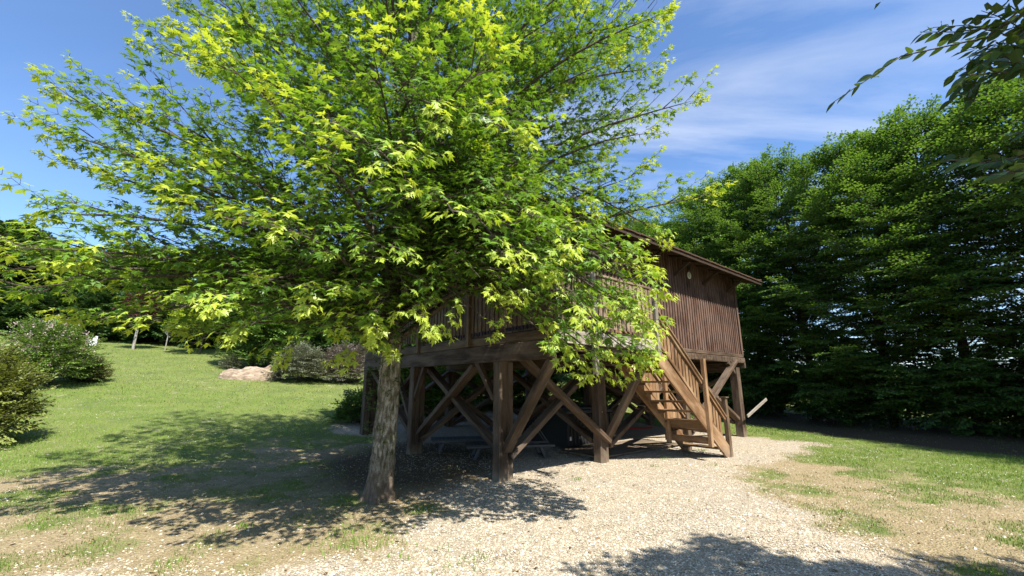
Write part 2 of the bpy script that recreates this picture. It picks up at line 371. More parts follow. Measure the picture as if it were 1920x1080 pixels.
class Members:
    def __init__(s): s.V = []; s.G = []; s.F = []; s.E = []; s.n = 0
    def add(s, p0, p1, w, h, up=(0, 0, 1), ch=.006):
        V_, G = member_arrays(p0, p1, w, h, up, ch); s.V.append(V_); s.G.append(G); s.F.append(Q8+s.n); s.E.append(E8+s.n); s.n += 16
    def build(s, name, parent, mat_):
        me = np_mesh(name, np.concatenate(s.V), [np.concatenate(s.F), np.concatenate(s.E)], {'grain': np.concatenate(s.G)})
        return fin(name, me, mat_, parent)
def jit(a): return (random.random()-.5)*2*a

# ------------------------------------------------------------------ the cabin on stilts (local frame: x along the long wall, y away from it)
cabin = empty('stilt_cabin', (AX, AY, 0), math.atan2(E1[1], E1[0]))
tag(cabin, 'dark brown timber cabin raised on braced posts behind the maple', 'cabin')
def lz(x, y):
    P = np.array([AX, AY])+x*E1+y*E2; return tz(P[0], P[1])
YQ = -1.35; FL = 2.5; WX0, WX1 = 2.45, 10.2; YB = 6.2
px_ = [0, 2.63, 6.1, 9.5]; py_ = [0, 3.2, 6.05]
for ix, x in enumerate(px_):
    for iy, y in enumerate(py_):
        h0 = lz(x, y)-.15
        if ix == 0 or (ix == 1 and iy == 0):
            member('post', cabin, M['frame'], (x-.09 if ix == 0 else x-.07, y, h0), (x-.09 if ix == 0 else x-.07, y, 2.0), .19, .2, (0, 1, 0), .012)
            member('post', cabin, M['frame'], (x+.095, y+.03, h0), (x+.095, y+.03, 2.0), .13, .16, (0, 1, 0), .012)
        else:
            member('post', cabin, M['frame'], (x, y, h0), (x, y, 2.0 if ix < 3 else 2.15), .24, .24, (0, 1, 0), .015)
# main beams across (local y) and along (local x)
for x in px_[:]:
    y0 = YQ+.02 if x < 3 else 0
    if x == 0: member('beam', cabin, M['frame'], (-.11, YQ+.02, 2.15), (-.11, YB, 2.15), .13, .30, ch=.01)
    else: member('beam', cabin, M['frame'], (x, y0, 2.15), (x, YB, 2.15), .12, .29, ch=.01)
for y in py_:
    member('beam', cabin, M['frame'], (-.04, y+.005, 2.393), (10.28, y+.005, 2.393), .12, .176, ch=.01)
# upper edge joists (round-edged, golden) on the left face, rim board on the front of the gallery
member('edge_joist', cabin, M['rail'], (-.10, YQ+.05, 2.392), (-.10, YB+.05, 2.392), .10, .175, ch=.03)
member('rim_board', cabin, M['greywood'], (-.05, YQ, 2.36), (2.72, YQ, 2.36), .045, .22)
member('rim_board', cabin, M['frame'], (.02, YQ+.09, 2.20), (2.70, YQ+.09, 2.20), .09, .12)
for k in range(13): member('joist', cabin, M['dark'], (-.0+.22*k+.06, YQ+.14, 2.38), (-.0+.22*k+.06, -.07, 2.38), .05, .15)
for k in range(24): member('joist', cabin, M['dark'], (.3+.42*k, .08, 2.40), (.3+.42*k, 3.13, 2.40), .06, .16)
# cross bracing in the long row of posts
D = .13
def xbrace(p, q, off=.0): member('brace', cabin, M['frame'], p, q, .10, .20, (0, 1, 0) if abs(p[1]-q[1]) < .2 else (1, 0, 0), .012)
xbrace((.06, -.03, .40), (2.40, -.03, 2.02)); xbrace((.30, -.135, 2.08), (2.66, -.135, .46))
xbrace((2.82, -.0, .36), (5.95, .0, 2.0)); xbrace((2.8, .11, 2.0), (6.0, .11, .4))
xbrace((6.2, -.07, .42), (9.45, -.07, 2.36)); xbrace((6.2, .05, 2.2), (9.5, .05, .52))
for y in (3.2, 6.05):
    for a, b in zip(px_[:-1], px_[1:]):
        xbrace((a+.1, y-.06, .4), (b-.1, y-.06, 2.0)); xbrace((a+.1, y+.06, 2.0), (b-.1, y+.06, .4))
# bracing between the rows
for x in px_[1:]:
    xbrace((x-.06, .15, .45), (x-.06, 3.0, 2.0)); xbrace((x+.06, .15, 2.0), (x+.06, 3.0, .45))
xbrace((.02, .9, 1.98), (.02, 3.05, .55)); xbrace((.13, .25, .45), (.13, 2.95, 1.98))
xbrace((0, 3.4, .55), (0, 5.9, 2.0)); xbrace((.12, 3.4, 2.0), (.12, 5.9, .5))
# knee braces under the overhanging gallery and beside the posts
xbrace((-.02, -.08, .52), (-.02, YQ+.12, 2.0)); xbrace((2.66, -.12, .50), (2.52, YQ+.12, 2.04))
for (y0, y1) in ((.12, .66), (3.1, 2.72), (3.32, 4.2)):
    member('strut', cabin, M['frame'], (-.11, y0, 1.35 if y1 < 3.5 else .85), (-.11, y1, 2.0), .09, .11, (1, 0, 0))
member('strut', cabin, M['frame'], (9.5, -.02, 1.9), (9.0, -.02, 2.3), .1, .12, (0, 1, 0))
# bolts on the posts
def bolt(x, y, z):
    n = 8; a = np.arange(n)*2*math.pi/n; V_ = np.concatenate([np.c_[.014*np.cos(a), np.zeros(n), .014*np.sin(a)], np.c_[.011*np.cos(a), np.full(n, -.016), .011*np.sin(a)]])
    F4 = np.array([[k, (k+1) % n, n+(k+1) % n, n+k] for k in range(n)])
    o = fin('bolt', np_mesh('bolt', V_, [F4, np.arange(n, 2*n)[None]]), M['bolt'], cabin); o.location = (x, y, z)
M['bolt'] = plain('bolt_steel', (.45, .45, .43), .4, .5, .8)
for z in (.62, 1.75, 1.05): bolt(9.5, -.121, z); bolt(2.56, -.10, z)
# deck boards of the gallery and terrace
nb = 52
for k in range(nb):
    y = YQ+.07+k*.146
    member('deck_board', cabin, M['frame'], (-.10+jit(.008), y, 2.505), (2.76 if y < 0 else 2.44, y, 2.505), .138, .035, ch=.004)
floor = member('floor_panel', cabin, M['dark'], (2.5, 3.1, 2.53), (10.1, 3.1, 2.53), 6.1, .05)
# walls: vertical boards with cover battens
EAVE = 5.08; PIT = .27; RY = 2.9
def roof_z(y): return EAVE+.20+PIT*(min(y, 2*RY-y)+.0)
wall = Members(); wall.add((WX0+.03, .05, (2.64+EAVE)/2), (WX1-.03, .05, (2.64+EAVE)/2), .03, EAVE-2.64+.2)
w_front = wall.build('wall', cabin, M['dark'])
n_b = int((WX1-WX0)/.14)
for k in range(n_b):
    x = WX0+.07+k*(WX1-WX0)/n_b
    member('cladding_board', w_front, M['cladding'], (x, .018+jit(.002), 2.61+jit(.006)), (x, .018, EAVE+.18), .134, .022, (0, 1, 0), .002)
for k in range(n_b+1):
    x = WX0+k*(WX1-WX0)/n_b
    member('cover_batten', w_front, M['cladding'], (x, -.008, 2.59+jit(.008)), (x, -.008, EAVE+.16), .05, .03, (0, 1, 0), .003)
wall = Members(); wall.add((WX0+.06, .1, 3.9), (WX0+.06, 5.75, 3.9), .03, 2.5)
w_left = wall.build('wall', cabin, M['dark'])
for k in range(41):
    y = .1+k*.14
    member('cladding_board', w_left, M['cladding'], (WX0+.02, y, 2.55), (WX0+.02, y, roof_z(y)-.05), .134, .022, (1, 0, 0), .002)
    member('cover_batten', w_left, M['cladding'], (WX0-.006, y+.07, 2.55), (WX0-.006, y+.07, roof_z(y)-.05), .045, .03, (1, 0, 0), .003)
wall = Members(); wall.add((WX1-.04, .1, 3.9), (WX1-.04, 5.75, 3.9), .03, 2.5); wall.add((WX0+.1, 5.8, 3.85), (WX1-.05, 5.8, 3.85), .03, 2.4)
for k in range(41):
    y = .1+k*.14
    wall.add((WX1+.0, y, 2.6), (WX1+.0, y, roof_z(y)-.05), .134, .022, (1, 0, 0), .002)
    wall.add((WX1+.025, y+.07, 2.6), (WX1+.025, y+.07, roof_z(y)-.05), .045, .03, (1, 0, 0), .003)
for k in range(55):
    x = WX0+.07+k*(WX1-WX0)/55; wall.add((x, 5.83, 2.6), (x, 5.83, EAVE+.1), .134, .022, (0, 1, 0), .002)
wb = wall.build('wall', cabin, M['cladding']); wb['kind'] = 'stuff'
member('corner_board', cabin, M['cladding'], (WX1+.01, -.03, 2.56), (WX1+.01, -.03, EAVE+.12), .11, .03, (0, 1, 0))
member('sill_beam', cabin, M['frame'], (2.62, -.005, 2.545), (10.25, -.005, 2.545), .07, .10)
for k in range(38): member('joist_end', cabin, M['frame'], (2.9+.19*k, -.062, 2.40), (2.9+.19*k, .0, 2.40), .08, .13)
member('beam_end', cabin, M['frame'], (10.26, -.05, 2.30), (10.26, .3, 2.30), .10, .30)
# roof
rp = Members()
OV = .62
for sgn in (0, 1):
    y0 = -OV if sgn == 0 else 2*RY+OV
    a = np.array([5.15, y0, EAVE+.155+PIT*(-OV)]); b = np.array([5.15, RY, EAVE+.155+PIT*RY])
    rp.add(tuple(a), tuple(b), 11.5, .03)
roof = rp.build('roof', cabin, M['dark'])
fz = EAVE+.11-PIT*OV
member('fascia', roof, M['dark'], (-.62, -OV-.018, fz+.03), (10.92, -OV-.018, fz+.03), .03, .17)
for xe in (-.62, 10.92):
    member('barge_board', roof, M['stair'], (xe, -OV-.03, fz+.07), (xe, RY, fz+.07+PIT*(RY+OV)), .03, .17)
    member('barge_board', roof, M['stair'], (xe, RY, fz+.07+PIT*(RY+OV)), (xe, 2*RY+OV, fz+.07), .03, .17)
for k in range(15):
    x = -.4+k*.8
    member('rafter', roof, M['dark'], (x, -OV+.01, fz+.05), (x, 2.85, fz+.05+PIT*(2.85+OV)), .07, .12)
for x in (3.0, 4.75, 6.2, 7.9, 9.6):
    member('eave_strut', roof, M['dark'], (x, -.03, EAVE-.42), (x, -OV+.10, EAVE-.12), .07, .08, (1, 0, 0))
for y in (.1, 2.9, 5.7):
    member('roof_post', cabin, M['frame'], (.0, y, 2.53), (.0, y, EAVE+.0+PIT*min(y, 2*RY-y)), .14, .14, (0, 1, 0))
member('roof_beam', cabin, M['frame'], (-.4, .12, EAVE+.04), (2.45, .12, EAVE+.04), .12, .16)
# tiles: flat brown tiles, first courses one by one
M['tile'] = plain('roof_tile', (.13, .075, .05), .85, .2, 0, .35)
nT = 52; Lx = 11.6/nT
tile_me = []
for v_ in range(4):
    V_, G = member_arrays((0, 0, 0), (0, .33, 0), Lx*.97, .018, (0, 0, 1), .003)
    V_[:, 2] += .004*math.sin(v_*2.1)+np.where(np.abs(V_[:, 0]) < .05, .006, 0)
    tile_me.append(np_mesh('roof_tile', V_, [Q8, E8]))
    tile_me[-1].materials.append(M['tile'])
ang = math.atan(PIT)
for rrow in range(3):
    for k in range(nT):
        o = fin('roof_tile', tile_me[(k*7+rrow) % 4], None, roof)
        y = -OV-.07+rrow*.27
        o.location = (-.65+(k+.5)*Lx+jit(.004), y, EAVE+.185+PIT*y+.005+jit(.004)); o.rotation_euler = (ang-.035, jit(.01), jit(.015))
rest = Members()
for rrow in range(3, 13):
    y = -OV-.07+rrow*.27
    for k in range(nT): rest.add((-.65+(k+.5)*Lx, y, EAVE+.19+PIT*y), (-.65+(k+.5)*Lx, y+.32, EAVE+.18+PIT*(y+.32)), Lx*.97, .018, ch=.003)
for rrow in range(13):
    y = 2*RY+OV+.07-rrow*.27; yy = -OV-.07+rrow*.27
    for k in range(nT): rest.add((-.65+(k+.5)*Lx, y, EAVE+.19+PIT*yy), (-.65+(k+.5)*Lx, y-.32, EAVE+.18+PIT*(yy+.32)), Lx*.97, .018, ch=.003)
ro = rest.build('roof_tile', roof, M['tile']); ro['kind'] = 'stuff'
# railing of the terrace (left face) and gallery (front)
RT = 3.5
rl = Members(); XL = -.15
rl.add((XL+.03, YQ, RT), (XL+.03, YB, RT), .10, .045); rl.add((XL+.03, YQ, RT-.10), (XL+.03, YB, RT-.10), .04, .09); rl.add((XL+.03, YQ, 2.65), (XL+.03, YB, 2.65), .04, .09)
rail1 = rl.build('railing', cabin, M['rail'])
for k in range(58):
    y = YQ+.12+k*.128
    if min(abs(y-p) for p in (-1.33, .9, 2.96, 5.0)) < .07: continue
    member('baluster', rail1, M['rail'], (XL, y, 2.58), (XL, y, RT-.05), .022, .085, (0, 1, 0), .003)
for y in (-1.33, .9, 2.96, 5.0):
    member('railing_post', rail1, M['rail'], (XL-.035, y, 2.32 if y > 0 else 2.02), (XL-.035, y, RT+.02), .07, .09, (0, 1, 0))
rl = Members(); rl.add((-.1, YQ, RT), (2.75, YQ, RT), .10, .045); rl.add((-.1, YQ, RT-.1), (2.75, YQ, RT-.1), .04, .09); rl.add((-.1, YQ, 2.65), (2.75, YQ, 2.65), .04, .09)
M['gallery'] = wood('sunlit_rail_wood', [(.09, .058, .036), (.24, .165, .105), (.38, .29, .20)], weather=(.30, .24, .17))  # paler beige version of the rail wood, sunlight put into its colour
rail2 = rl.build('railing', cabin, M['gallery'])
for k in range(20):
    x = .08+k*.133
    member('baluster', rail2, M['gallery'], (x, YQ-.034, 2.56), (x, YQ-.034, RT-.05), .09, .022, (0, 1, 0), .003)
for x, z0 in ((-.08, 2.22), (.80, 1.77), (2.74, 2.1)):
    member('railing_post', rail2, M['greywood'], (x, YQ-.06, z0), (x, YQ-.06, RT+.02), .10, .07, (0, 1, 0))
# staircase
SX0, SX1, YN, YF = 2.62, 5.50, YQ, -.38
sl = -(2.45-.02)/(SX1-SX0)
def sz(x): return 2.45+sl*(x-SX0)
st = Members()
for y in (YN, YF): st.add((SX0+.02, y, sz(SX0)-.19), (SX1-.04, y, .07), .05, .30, (0, 0, 1), .006)
stairs = st.build('staircase', cabin, M['stair'])
nS = 11
for k in range(nS):
    z = 2.5-(k+1)*(2.5/(nS+1)); x = SX0+(2.45-z)/(-sl)+.02
    member('tread', stairs, M['stair'], (x, YN+.03, z), (x, YF-.03, z), .26, .04, (0, 0, 1), .005)
    for y in (YN+.06, YF-.06):
        member('tread_cleat', stairs, M['rail'], (x-.12, y, z-.045), (x+.12, y, z-.045), .04, .045)
def hand(y, w=.05):
    for (xa, xb) in ((2.80, 4.47), (4.58, 5.42)):
        member('handrail', stairs, M['stair'], (xa, y-.0, sz(xa)+.83), (xb, y, sz(xb)+.83-(.0 if xb < 5 else .02)), .10, .035)
        member('handrail', stairs, M['stair'], (xa, y+.0, sz(xa)+.76), (xb, y, sz(xb)+.76), .04, .07)
        member('bottom_rail', stairs, M['stair'], (xa, y, sz(xa)+.17), (xb, y, sz(xb)+.17), .04, .065)
for y in (YN-.0, YF):
    hand(y)
    x = 2.90; k = 0
    while x < 5.36:
        if abs(x-4.52) > .09: member('baluster', stairs, M['stair'], (x, y+.035, sz(x)+.10+jit(.01)), (x, y+.035, sz(x)+.80), .088 if y == YN else .12, .022, (0, 1, 0), .003)
        x += .13
    member('newel_post', stairs, M['stair'], (4.52, y-.06, .32), (4.52, y-.06, 2.02 if y != YN else 2.17), .10, .09, (0, 1, 0), .01)
    member('newel_post', stairs, M['rail'], (5.50, y, .0), (5.50, y, 1.30), .10, .10, (0, 1, 0), .01)
    member('post_cap', stairs, M['rail'], (5.42, y, 1.32), (5.58, y, 1.32), .15, .03)
for z in (.43, .73):
    member('cross_plank', stairs, M['stair'], (4.58, YN-.08, z), (4.58, YF+.06, z), .04, .14)
for x, y, hh in ((1.05, -.0, .04), ): pass
# ornaments on the wall
M['white_enamel'] = plain('pale_enamel', (.62, .60, .50), .45)
M['dark_paint'] = plain('dark_paint', (.03, .028, .025), .5)
def disc(name, parent, x, y, z, r, th, mat_, sx=1, n=24):
    a = np.arange(n)*2*math.pi/n
    V_ = np.concatenate([np.c_[r*sx*np.cos(a), np.zeros(n), r*np.sin(a)], np.c_[r*sx*.97*np.cos(a), np.full(n, -th), r*.97*np.sin(a)]])
    F4 = np.array([[k, (k+1) % n, n+(k+1) % n, n+k] for k in range(n)])
    o = fin(name, np_mesh(name, V_, [F4, np.arange(n, 2*n)[None]]), mat_, parent); o.location = (x, y, z); return o
plq = disc('moon_plaque', cabin, 7.05, -.03, 4.79, .105, .02, M['white_enamel'])
a = np.linspace(-2.2, 2.2, 14)
outer = np.c_[.06*np.cos(a+math.pi), np.full(14, -.024), .06*np.sin(a+math.pi)]; inner = np.c_[.02+.045*np.cos(a[::-1]+math.pi), np.full(14, -.024), .052*np.sin(a[::-1]+math.pi)]
fin('crescent', np_mesh('crescent', np.concatenate([outer, inner]), [np.array([[k, k+1, 26-k, 27-k] for k in range(13)])]), M['dark_paint'], plq)
disc('door_bell_dome', cabin, 7.05, -.03, 5.02, .07, .03, M['dark_paint'])
M['lamp_glass'] = plain('lamp_glass', (.55, .56, .55), .2, .6)
lb = disc('wall_lamp', cabin, 3.99, -.03, 4.86, .13, .04, M['dark_paint'], .8)
disc('lamp_shade', lb, 0, -.04, 0, .115, .05, M['lamp_glass'], .72)

# ------------------------------------------------------------------ things under and beside the cabin
def cw(x, y, z=0):
    P = np.array([AX, AY])+x*E1+y*E2; return (P[0], P[1], tz(P[0], P[1])+z)
CA = math.atan2(E1[1], E1[0])
M['lounger'] = plain('dark_plastic', (.03, .032, .036), .45, .4); M['lounger2'] = plain('grey_sling', (.045, .047, .052), .55)
def lounger(label, pos, rz):
    t_ = empty('sun_lounger', pos, rz); tag(t_, label, 'sun lounger', 'sun loungers under the cabin'); t_.scale = (1, 1, .82)
    for y in (-.3, .3):
        member('side_rail', t_, M['lounger'], (-.95, y, .31), (.95, y, .31), .05, .07, ch=.015)
    for x in (-.78, .75):
        for y in (-.28, .28):
            member('leg', t_, M['lounger'], (x, y, 0), (x+(.10 if x < 0 else -.10), y, .29), .05, .07, (1, 0, 0), .015)
        member('leg_bar', t_, M['lounger'], (x, -.28, .02), (x, .28, .02), .05, .035)
    member('seat_panel', t_, M['lounger'], (-.94, 0, .335), (.27, 0, .335), .60, .02)
    for k in range(14):
        x = -.93+k*.085; member('seat_slat', t_, M['lounger2'], (x, -.29, .352), (x, .29, .352), .078, .018, ch=.006)
    fr = member('backrest', t_, M['lounger'], (.27, 0, .36), (.78, 0, .98), .60, .03, ch=.01)
    for k in range(8):
        f = k/8+.05; o = member('back_slat', t_, M['lounger2'], (.25+.51*f, -.28, .39+.62*f), (.25+.51*f, .28, .39+.62*f), .02, .06)
    for y in (-.2, .2): member('support_bar', t_, M['lounger'], (.62, y, .74), (.86, y, .33), .02, .02)
    return t_
a_l = math.atan2(-.95, 1.65)+CA
lounger('dark grey plastic sun lounger with raised back behind the front post', cw(1.45, 1.62), a_l)
lounger('dark grey plastic sun lounger standing furthest from the front post', cw(1.25, 2.75), a_l)
# spa cabinet
spa = empty('hot_tub', cw(4.0, 2.3, .02), CA); tag(spa, 'black ribbed hot tub cabinet standing on the dark mat', 'hot tub')
M['spa'] = plain('spa_panel', (.018, .018, .02), .4, .4)
member('shell', spa, M['spa'], (-.85, 0, .40), (.85, 0, .40), 1.7, .78, ch=.04)
member('rim', spa, M['lounger2'], (-.9, 0, .83), (.9, 0, .83), 1.8, .08, ch=.03)
member('cover', spa, M['lounger'], (-.84, 0, .91), (.84, 0, .91), 1.7, .07, ch=.02)
for k in range(15): member('rib', spa, M['spa'], (-.84+k*.12, -.865, .06), (-.84+k*.12, -.865, .76), .05, .025, (0, 1, 0))
M['label'] = plain('paper_label', (.75, .75, .72), .6)
for x in (-.78, .55, .80): member('label', spa, M['label'], (x-.03, -.885, .22), (x+.03, -.885, .22), .006, .09)
mat_o = empty('floor_mat', cw(4.4, .75, .012), CA); tag(mat_o, 'dark brown slatted wooden mat on the gravel below the stairs', 'mat')
for k in range(13): member('slat', mat_o, M['frame'], (-1.7, -.62+k*.1, .02), (1.6, -.62+k*.1, .02), .085, .028, ch=.004)
for x in (-1.4, 0, 1.4): member('batten', mat_o, M['dark'], (x, -.62, .0), (x, .62, .0), .05, .012)
M['red'] = plain('red_plastic', (.38, .03, .025), .5)
ed = member('edging_strip', None, M['red'], (-1.4, 0, 0), (1.4, 0, 0), .03, .05, ch=.008); ed.location = cw(7.4, 3.0, .03); ed.rotation_euler = (0, 0, CA-.25)
tag(ed, 'thin red edging strip lying on gravel behind the stairs', 'edging')
# white folding step stool seen between the treads
bk = empty('step_stool', cw(7.1, .55), CA+.3); tag(bk, 'small pale plastic step stool standing behind the stairs', 'stool')
M['pale_plastic'] = plain('pale_plastic', (.55, .56, .56), .4)
member('seat', bk, M['pale_plastic'], (-.2, 0, .40), (.2, 0, .40), .3, .03)
for sx_ in (-.17, .17):
    for sy_ in (-.12, .12): member('leg', bk, M['pale_plastic'], (sx_*1.25, sy_*1.2, 0), (sx_, sy_, .39), .045, .035, (0, 1, 0))
member('step', bk, M['lounger'], (-.18, -.16, .2), (.18, -.16, .2), .12, .03)
p0 = np.array(cw(9.35, -.28, .62)); p1 = np.array(cw(10.45, -.50, 1.12))
pole = member('leaning_board', None, M['greywood'], (-.6, 0, 0), (.6, 0, 0), .035, .09); pole.location = (p0+p1)/2
pole.rotation_euler = Vector(p1-p0).to_track_quat('X', 'Z').to_euler(); tag(pole, 'pale weathered board sticking out beside the rearmost post', 'board')

# ------------------------------------------------------------------ foliage machinery
def tri_leaf(kind):
    """returns verts (k,3), faces list of triangles; axis +x, width y, normal z; unit length"""
    if kind == 'maple':
        half = [(.02, .0), (-.10, .30), (.16, .17), (.20, .52), (.34, .30), (.55, .52), (.46, .17), (.70, .20), (1.0, 0)]
        # base, basal tip, sinus, side shoulder.., side tip, sinus, shoulder, centre tip
        half = [(0, .02), (-.10, .30), (.09, .11), (.20, .38), (.30, .34), (.55, .60), (.45, .27), (.33, .09), (.56, .22), (.64, .12), (1.0, 0)]
        o = half+[(x, -y) for x, y in half[-2:0:-1]]+[(0, -.02)]
        V_ = [(.22, 0, .03)]+[(x, y, -.16*abs(y)-.10*max(0, x-.4)) for x, y in o]
        n = len(o); Fs = [(0, 1+k, 1+(k+1) % n) for k in range(n)]
    elif kind == 'maple_lo':
        half = [(0, .02), (-.12, .32), (.12, .14), (.54, .60), (.36, .13), (1.0, 0)]
        o = half+[(x, -y) for x, y in half[-2:0:-1]]
        V_ = [(.2, 0, .03)]+[(x, y, -.16*abs(y)-.10*max(0, x-.4)) for x, y in o]
        n = len(o); Fs = [(0, 1+k, 1+(k+1) % n) for k in range(n)]
    elif kind == 'oval_hi':
        xs = [0, .12, .3, .5, .72, .88]; ws = [0, .17, .29, .31, .22, .10]
        V_ = [(x, 0, -.06*x*x) for x in xs]+[(1.0, 0, -.08)]
        up_ = [(x, w, .07*w-.06*x*x+.10*w) for x, w in zip(xs[1:], ws[1:])]; dn = [(x, -w, z) for x, w, z in up_]
        V_ = V_+up_+dn; Fs = []
        for s, base in ((1, 7), (-1, 12)):
            def tri(a, b, c): Fs.append((a, b, c) if s > 0 else (a, c, b))
            tri(0, 1, base)
            for k in range(4): tri(1+k, 2+k, base+k+1); tri(1+k, base+k+1, base+k)
            tri(5, 6, base+4)
    else:
        V_ = [(0, 0, 0), (.48, .33, .05), (1, 0, -.05), (.48, -.33, .05)]; Fs = [(0, 2, 1), (0, 3, 2)]
    return np.array(V_, float), np.array(Fs, int)
TPL = {k: tri_leaf(k) for k in ('maple', 'maple_lo', 'oval_hi', 'oval')}
def build_leaves(name, kind, P, A, N, size, tint, mat_, parent=None):
    T, Fs = TPL[kind]; A = norm(A); B = norm(np.cross(N, A)); N = np.cross(A, B)
    size = np.asarray(size)[:, None, None]; CZ = np.random.default_rng(5).uniform(-.6, 2.6, len(P))[:, None, None] if len(P) > 1 else 1.3
    V_ = P[:, None, :]+size*(T[None, :, 0:1]*A[:, None, :]+T[None, :, 1:2]*B[:, None, :]+T[None, :, 2:3]*CZ*N[:, None, :])
    k = len(T); F_ = Fs[None]+(np.arange(len(P))*k)[:, None, None]
    me = np_mesh(name, V_.reshape(-1, 3), F_.reshape(-1, 3), {'tint': np.repeat(np.clip(tint, 0, 1), k)})
    if mat_ is None: return me
    o = fin(name, me, mat_, parent); return o
def segs_mesh(name, P0, P1, r0, r1, mat_, parent=None, sides=4):
    P0 = np.array(P0, float); P1 = np.array(P1, float); r0 = np.array(r0, float); r1 = np.array(r1, float)
    a = norm(P1-P0); ref = np.where(np.abs(a[:, 2:3]) > .9, np.array([[1., 0, 0]]), np.array([[0, 0, 1.]]))
    b = norm(np.cross(ref, a)); c = np.cross(a, b); th = np.arange(sides)*2*math.pi/sides
    ring = np.cos(th)[None, :, None]*b[:, None]+np.sin(th)[None, :, None]*c[:, None]
    V_ = np.concatenate([P0[:, None]+ring*r0[:, None, None], P1[:, None]+ring*r1[:, None, None]], 1)
    q = np.array([[k, (k+1) % sides, sides+(k+1) % sides, sides+k] for k in range(sides)])
    F_ = q[None]+(np.arange(len(P0))*2*sides)[:, None, None]
    me = np_mesh(name, V_.reshape(-1, 3), F_.reshape(-1, 4), smooth=True)
    return fin(name, me, mat_, parent) if mat_ is not None else me
def tube(name, pts, rad, mat_, parent=None, sides=7):
    pts = np.array(pts, float); rad = np.array(rad, float); n = len(pts)
    a = norm(np.gradient(pts, axis=0)); ref = np.array([0, 0, 1.]) if abs(a[0, 2]) < .9 else np.array([1., 0, 0])
    b = norm(np.cross(ref, a)); c = np.cross(a, b); th = np.arange(sides)*2*math.pi/sides
    V_ = pts[:, None]+rad[:, None, None]*(np.cos(th)[None, :, None]*b[:, None]+np.sin(th)[None, :, None]*c[:, None])
    i = np.arange(n*sides).reshape(n, sides); j = np.roll(i, -1, 1)
    F_ = np.stack([i[:-1], j[:-1], j[1:], i[1:]], -1).reshape(-1, 4)
    me = np_mesh(name, V_.reshape(-1, 3), [F_, i[-1][None]], smooth=True)
    return fin(name, me, mat_, parent) if mat_ is not None else me
class Foliage:
    """collects leaves and twig segments"""
    def __init__(s): s.P = []; s.A = []; s.N = []; s.S = []; s.T = []; s.s0 = []; s.s1 = []; s.r0 = []; s.r1 = []
    def seg(s, a, b, r0, r1): s.s0.append(a[None]); s.s1.append(b[None]); s.r0.append([r0]); s.r1.append([r1])
    def segs(s, a, b, r0, r1): s.s0.append(a); s.s1.append(b); s.r0.append(np.full(len(a), r0)); s.r1.append(np.full(len(a), r1))
    def clear(s, keep):
        for nm in (('P', 'A', 'N', 'S', 'T'), ('s0', 's1', 'r0', 'r1')):
            base = np.concatenate(getattr(s, nm[0])); k = keep(base)
            for q in nm: setattr(s, q, [np.concatenate(getattr(s, q))[k]])
    def leaves(s): return [np.concatenate(x) for x in (s.P, s.A, s.N, s.S, s.T)]
    def twig_mesh(s, name, mat_, parent, sides=3):
        P0 = np.concatenate(s.s0); P1 = np.concatenate(s.s1); r0 = np.concatenate(s.r0); r1 = np.concatenate(s.r1)
        a = norm(P1-P0); rr_ = np.random.default_rng(9).normal(0, 1, P0.shape)*np.array([1, 1, .6]); b = norm(np.cross(a, rr_)); k = 1.25
        V_ = np.stack([P0-b*r0[:, None]*k, P0+b*r0[:, None]*k, P1+b*r1[:, None]*k, P1-b*r1[:, None]*k], 1).reshape(-1, 3)
        return fin(name, np_mesh(name, V_, np.array([[0, 1, 2, 3]])+(np.arange(len(P0))*4)[:, None]), mat_, parent)
        return segs_mesh(name, np.concatenate(s.s0), np.concatenate(s.s1), np.concatenate(s.r0), np.concatenate(s.r1), mat_, parent, sides)
def place_sprays(fo, tpl, O, D_, U, scale, tint0, leaf, rg, dtint=.12, twig=.003):
    """tpl = (pos, axis, normal, relsize, tipness, seg0, seg1) local: x along, z up"""
    D_ = norm(D_); B = norm(np.cross(U, D_)); U = np.cross(D_, B); Mx = np.stack([D_, B, U], -1)          # (n,3,3) columns
    pos, ax, nr, rs, tip, g0, g1 = tpl; n = len(O); k = len(pos)
    sc = np.asarray(scale)[:, None, None]
    P = O[:, None]+sc*np.einsum('nij,kj->nki', Mx, pos)
    A_ = np.einsum('nij,kj->nki', Mx, ax)+rg.normal(0, .22, (n, k, 3)); A_[..., 2] -= .18
    N_ = np.einsum('nij,kj->nki', Mx, nr)*.55+np.array([0, 0, .55])+rg.normal(0, .28, (n, k, 3))
    fo.P.append(P.reshape(-1, 3)); fo.A.append(A_.reshape(-1, 3)); fo.N.append(N_.reshape(-1, 3))
    fo.S.append((leaf*rs[None]*rg.uniform(.75, 1.18, (n, k))).ravel())
    fo.T.append((np.asarray(tint0)[:, None]+tip[None]*.28+rg.normal(0, dtint, (n, k))).ravel())
    a = (O[:, None]+sc*np.einsum('nij,kj->nki', Mx, g0)).reshape(-1, 3); b = (O[:, None]+sc*np.einsum('nij,kj->nki', Mx, g1)).reshape(-1, 3)
    fo.segs(a, b, twig, twig*.6)
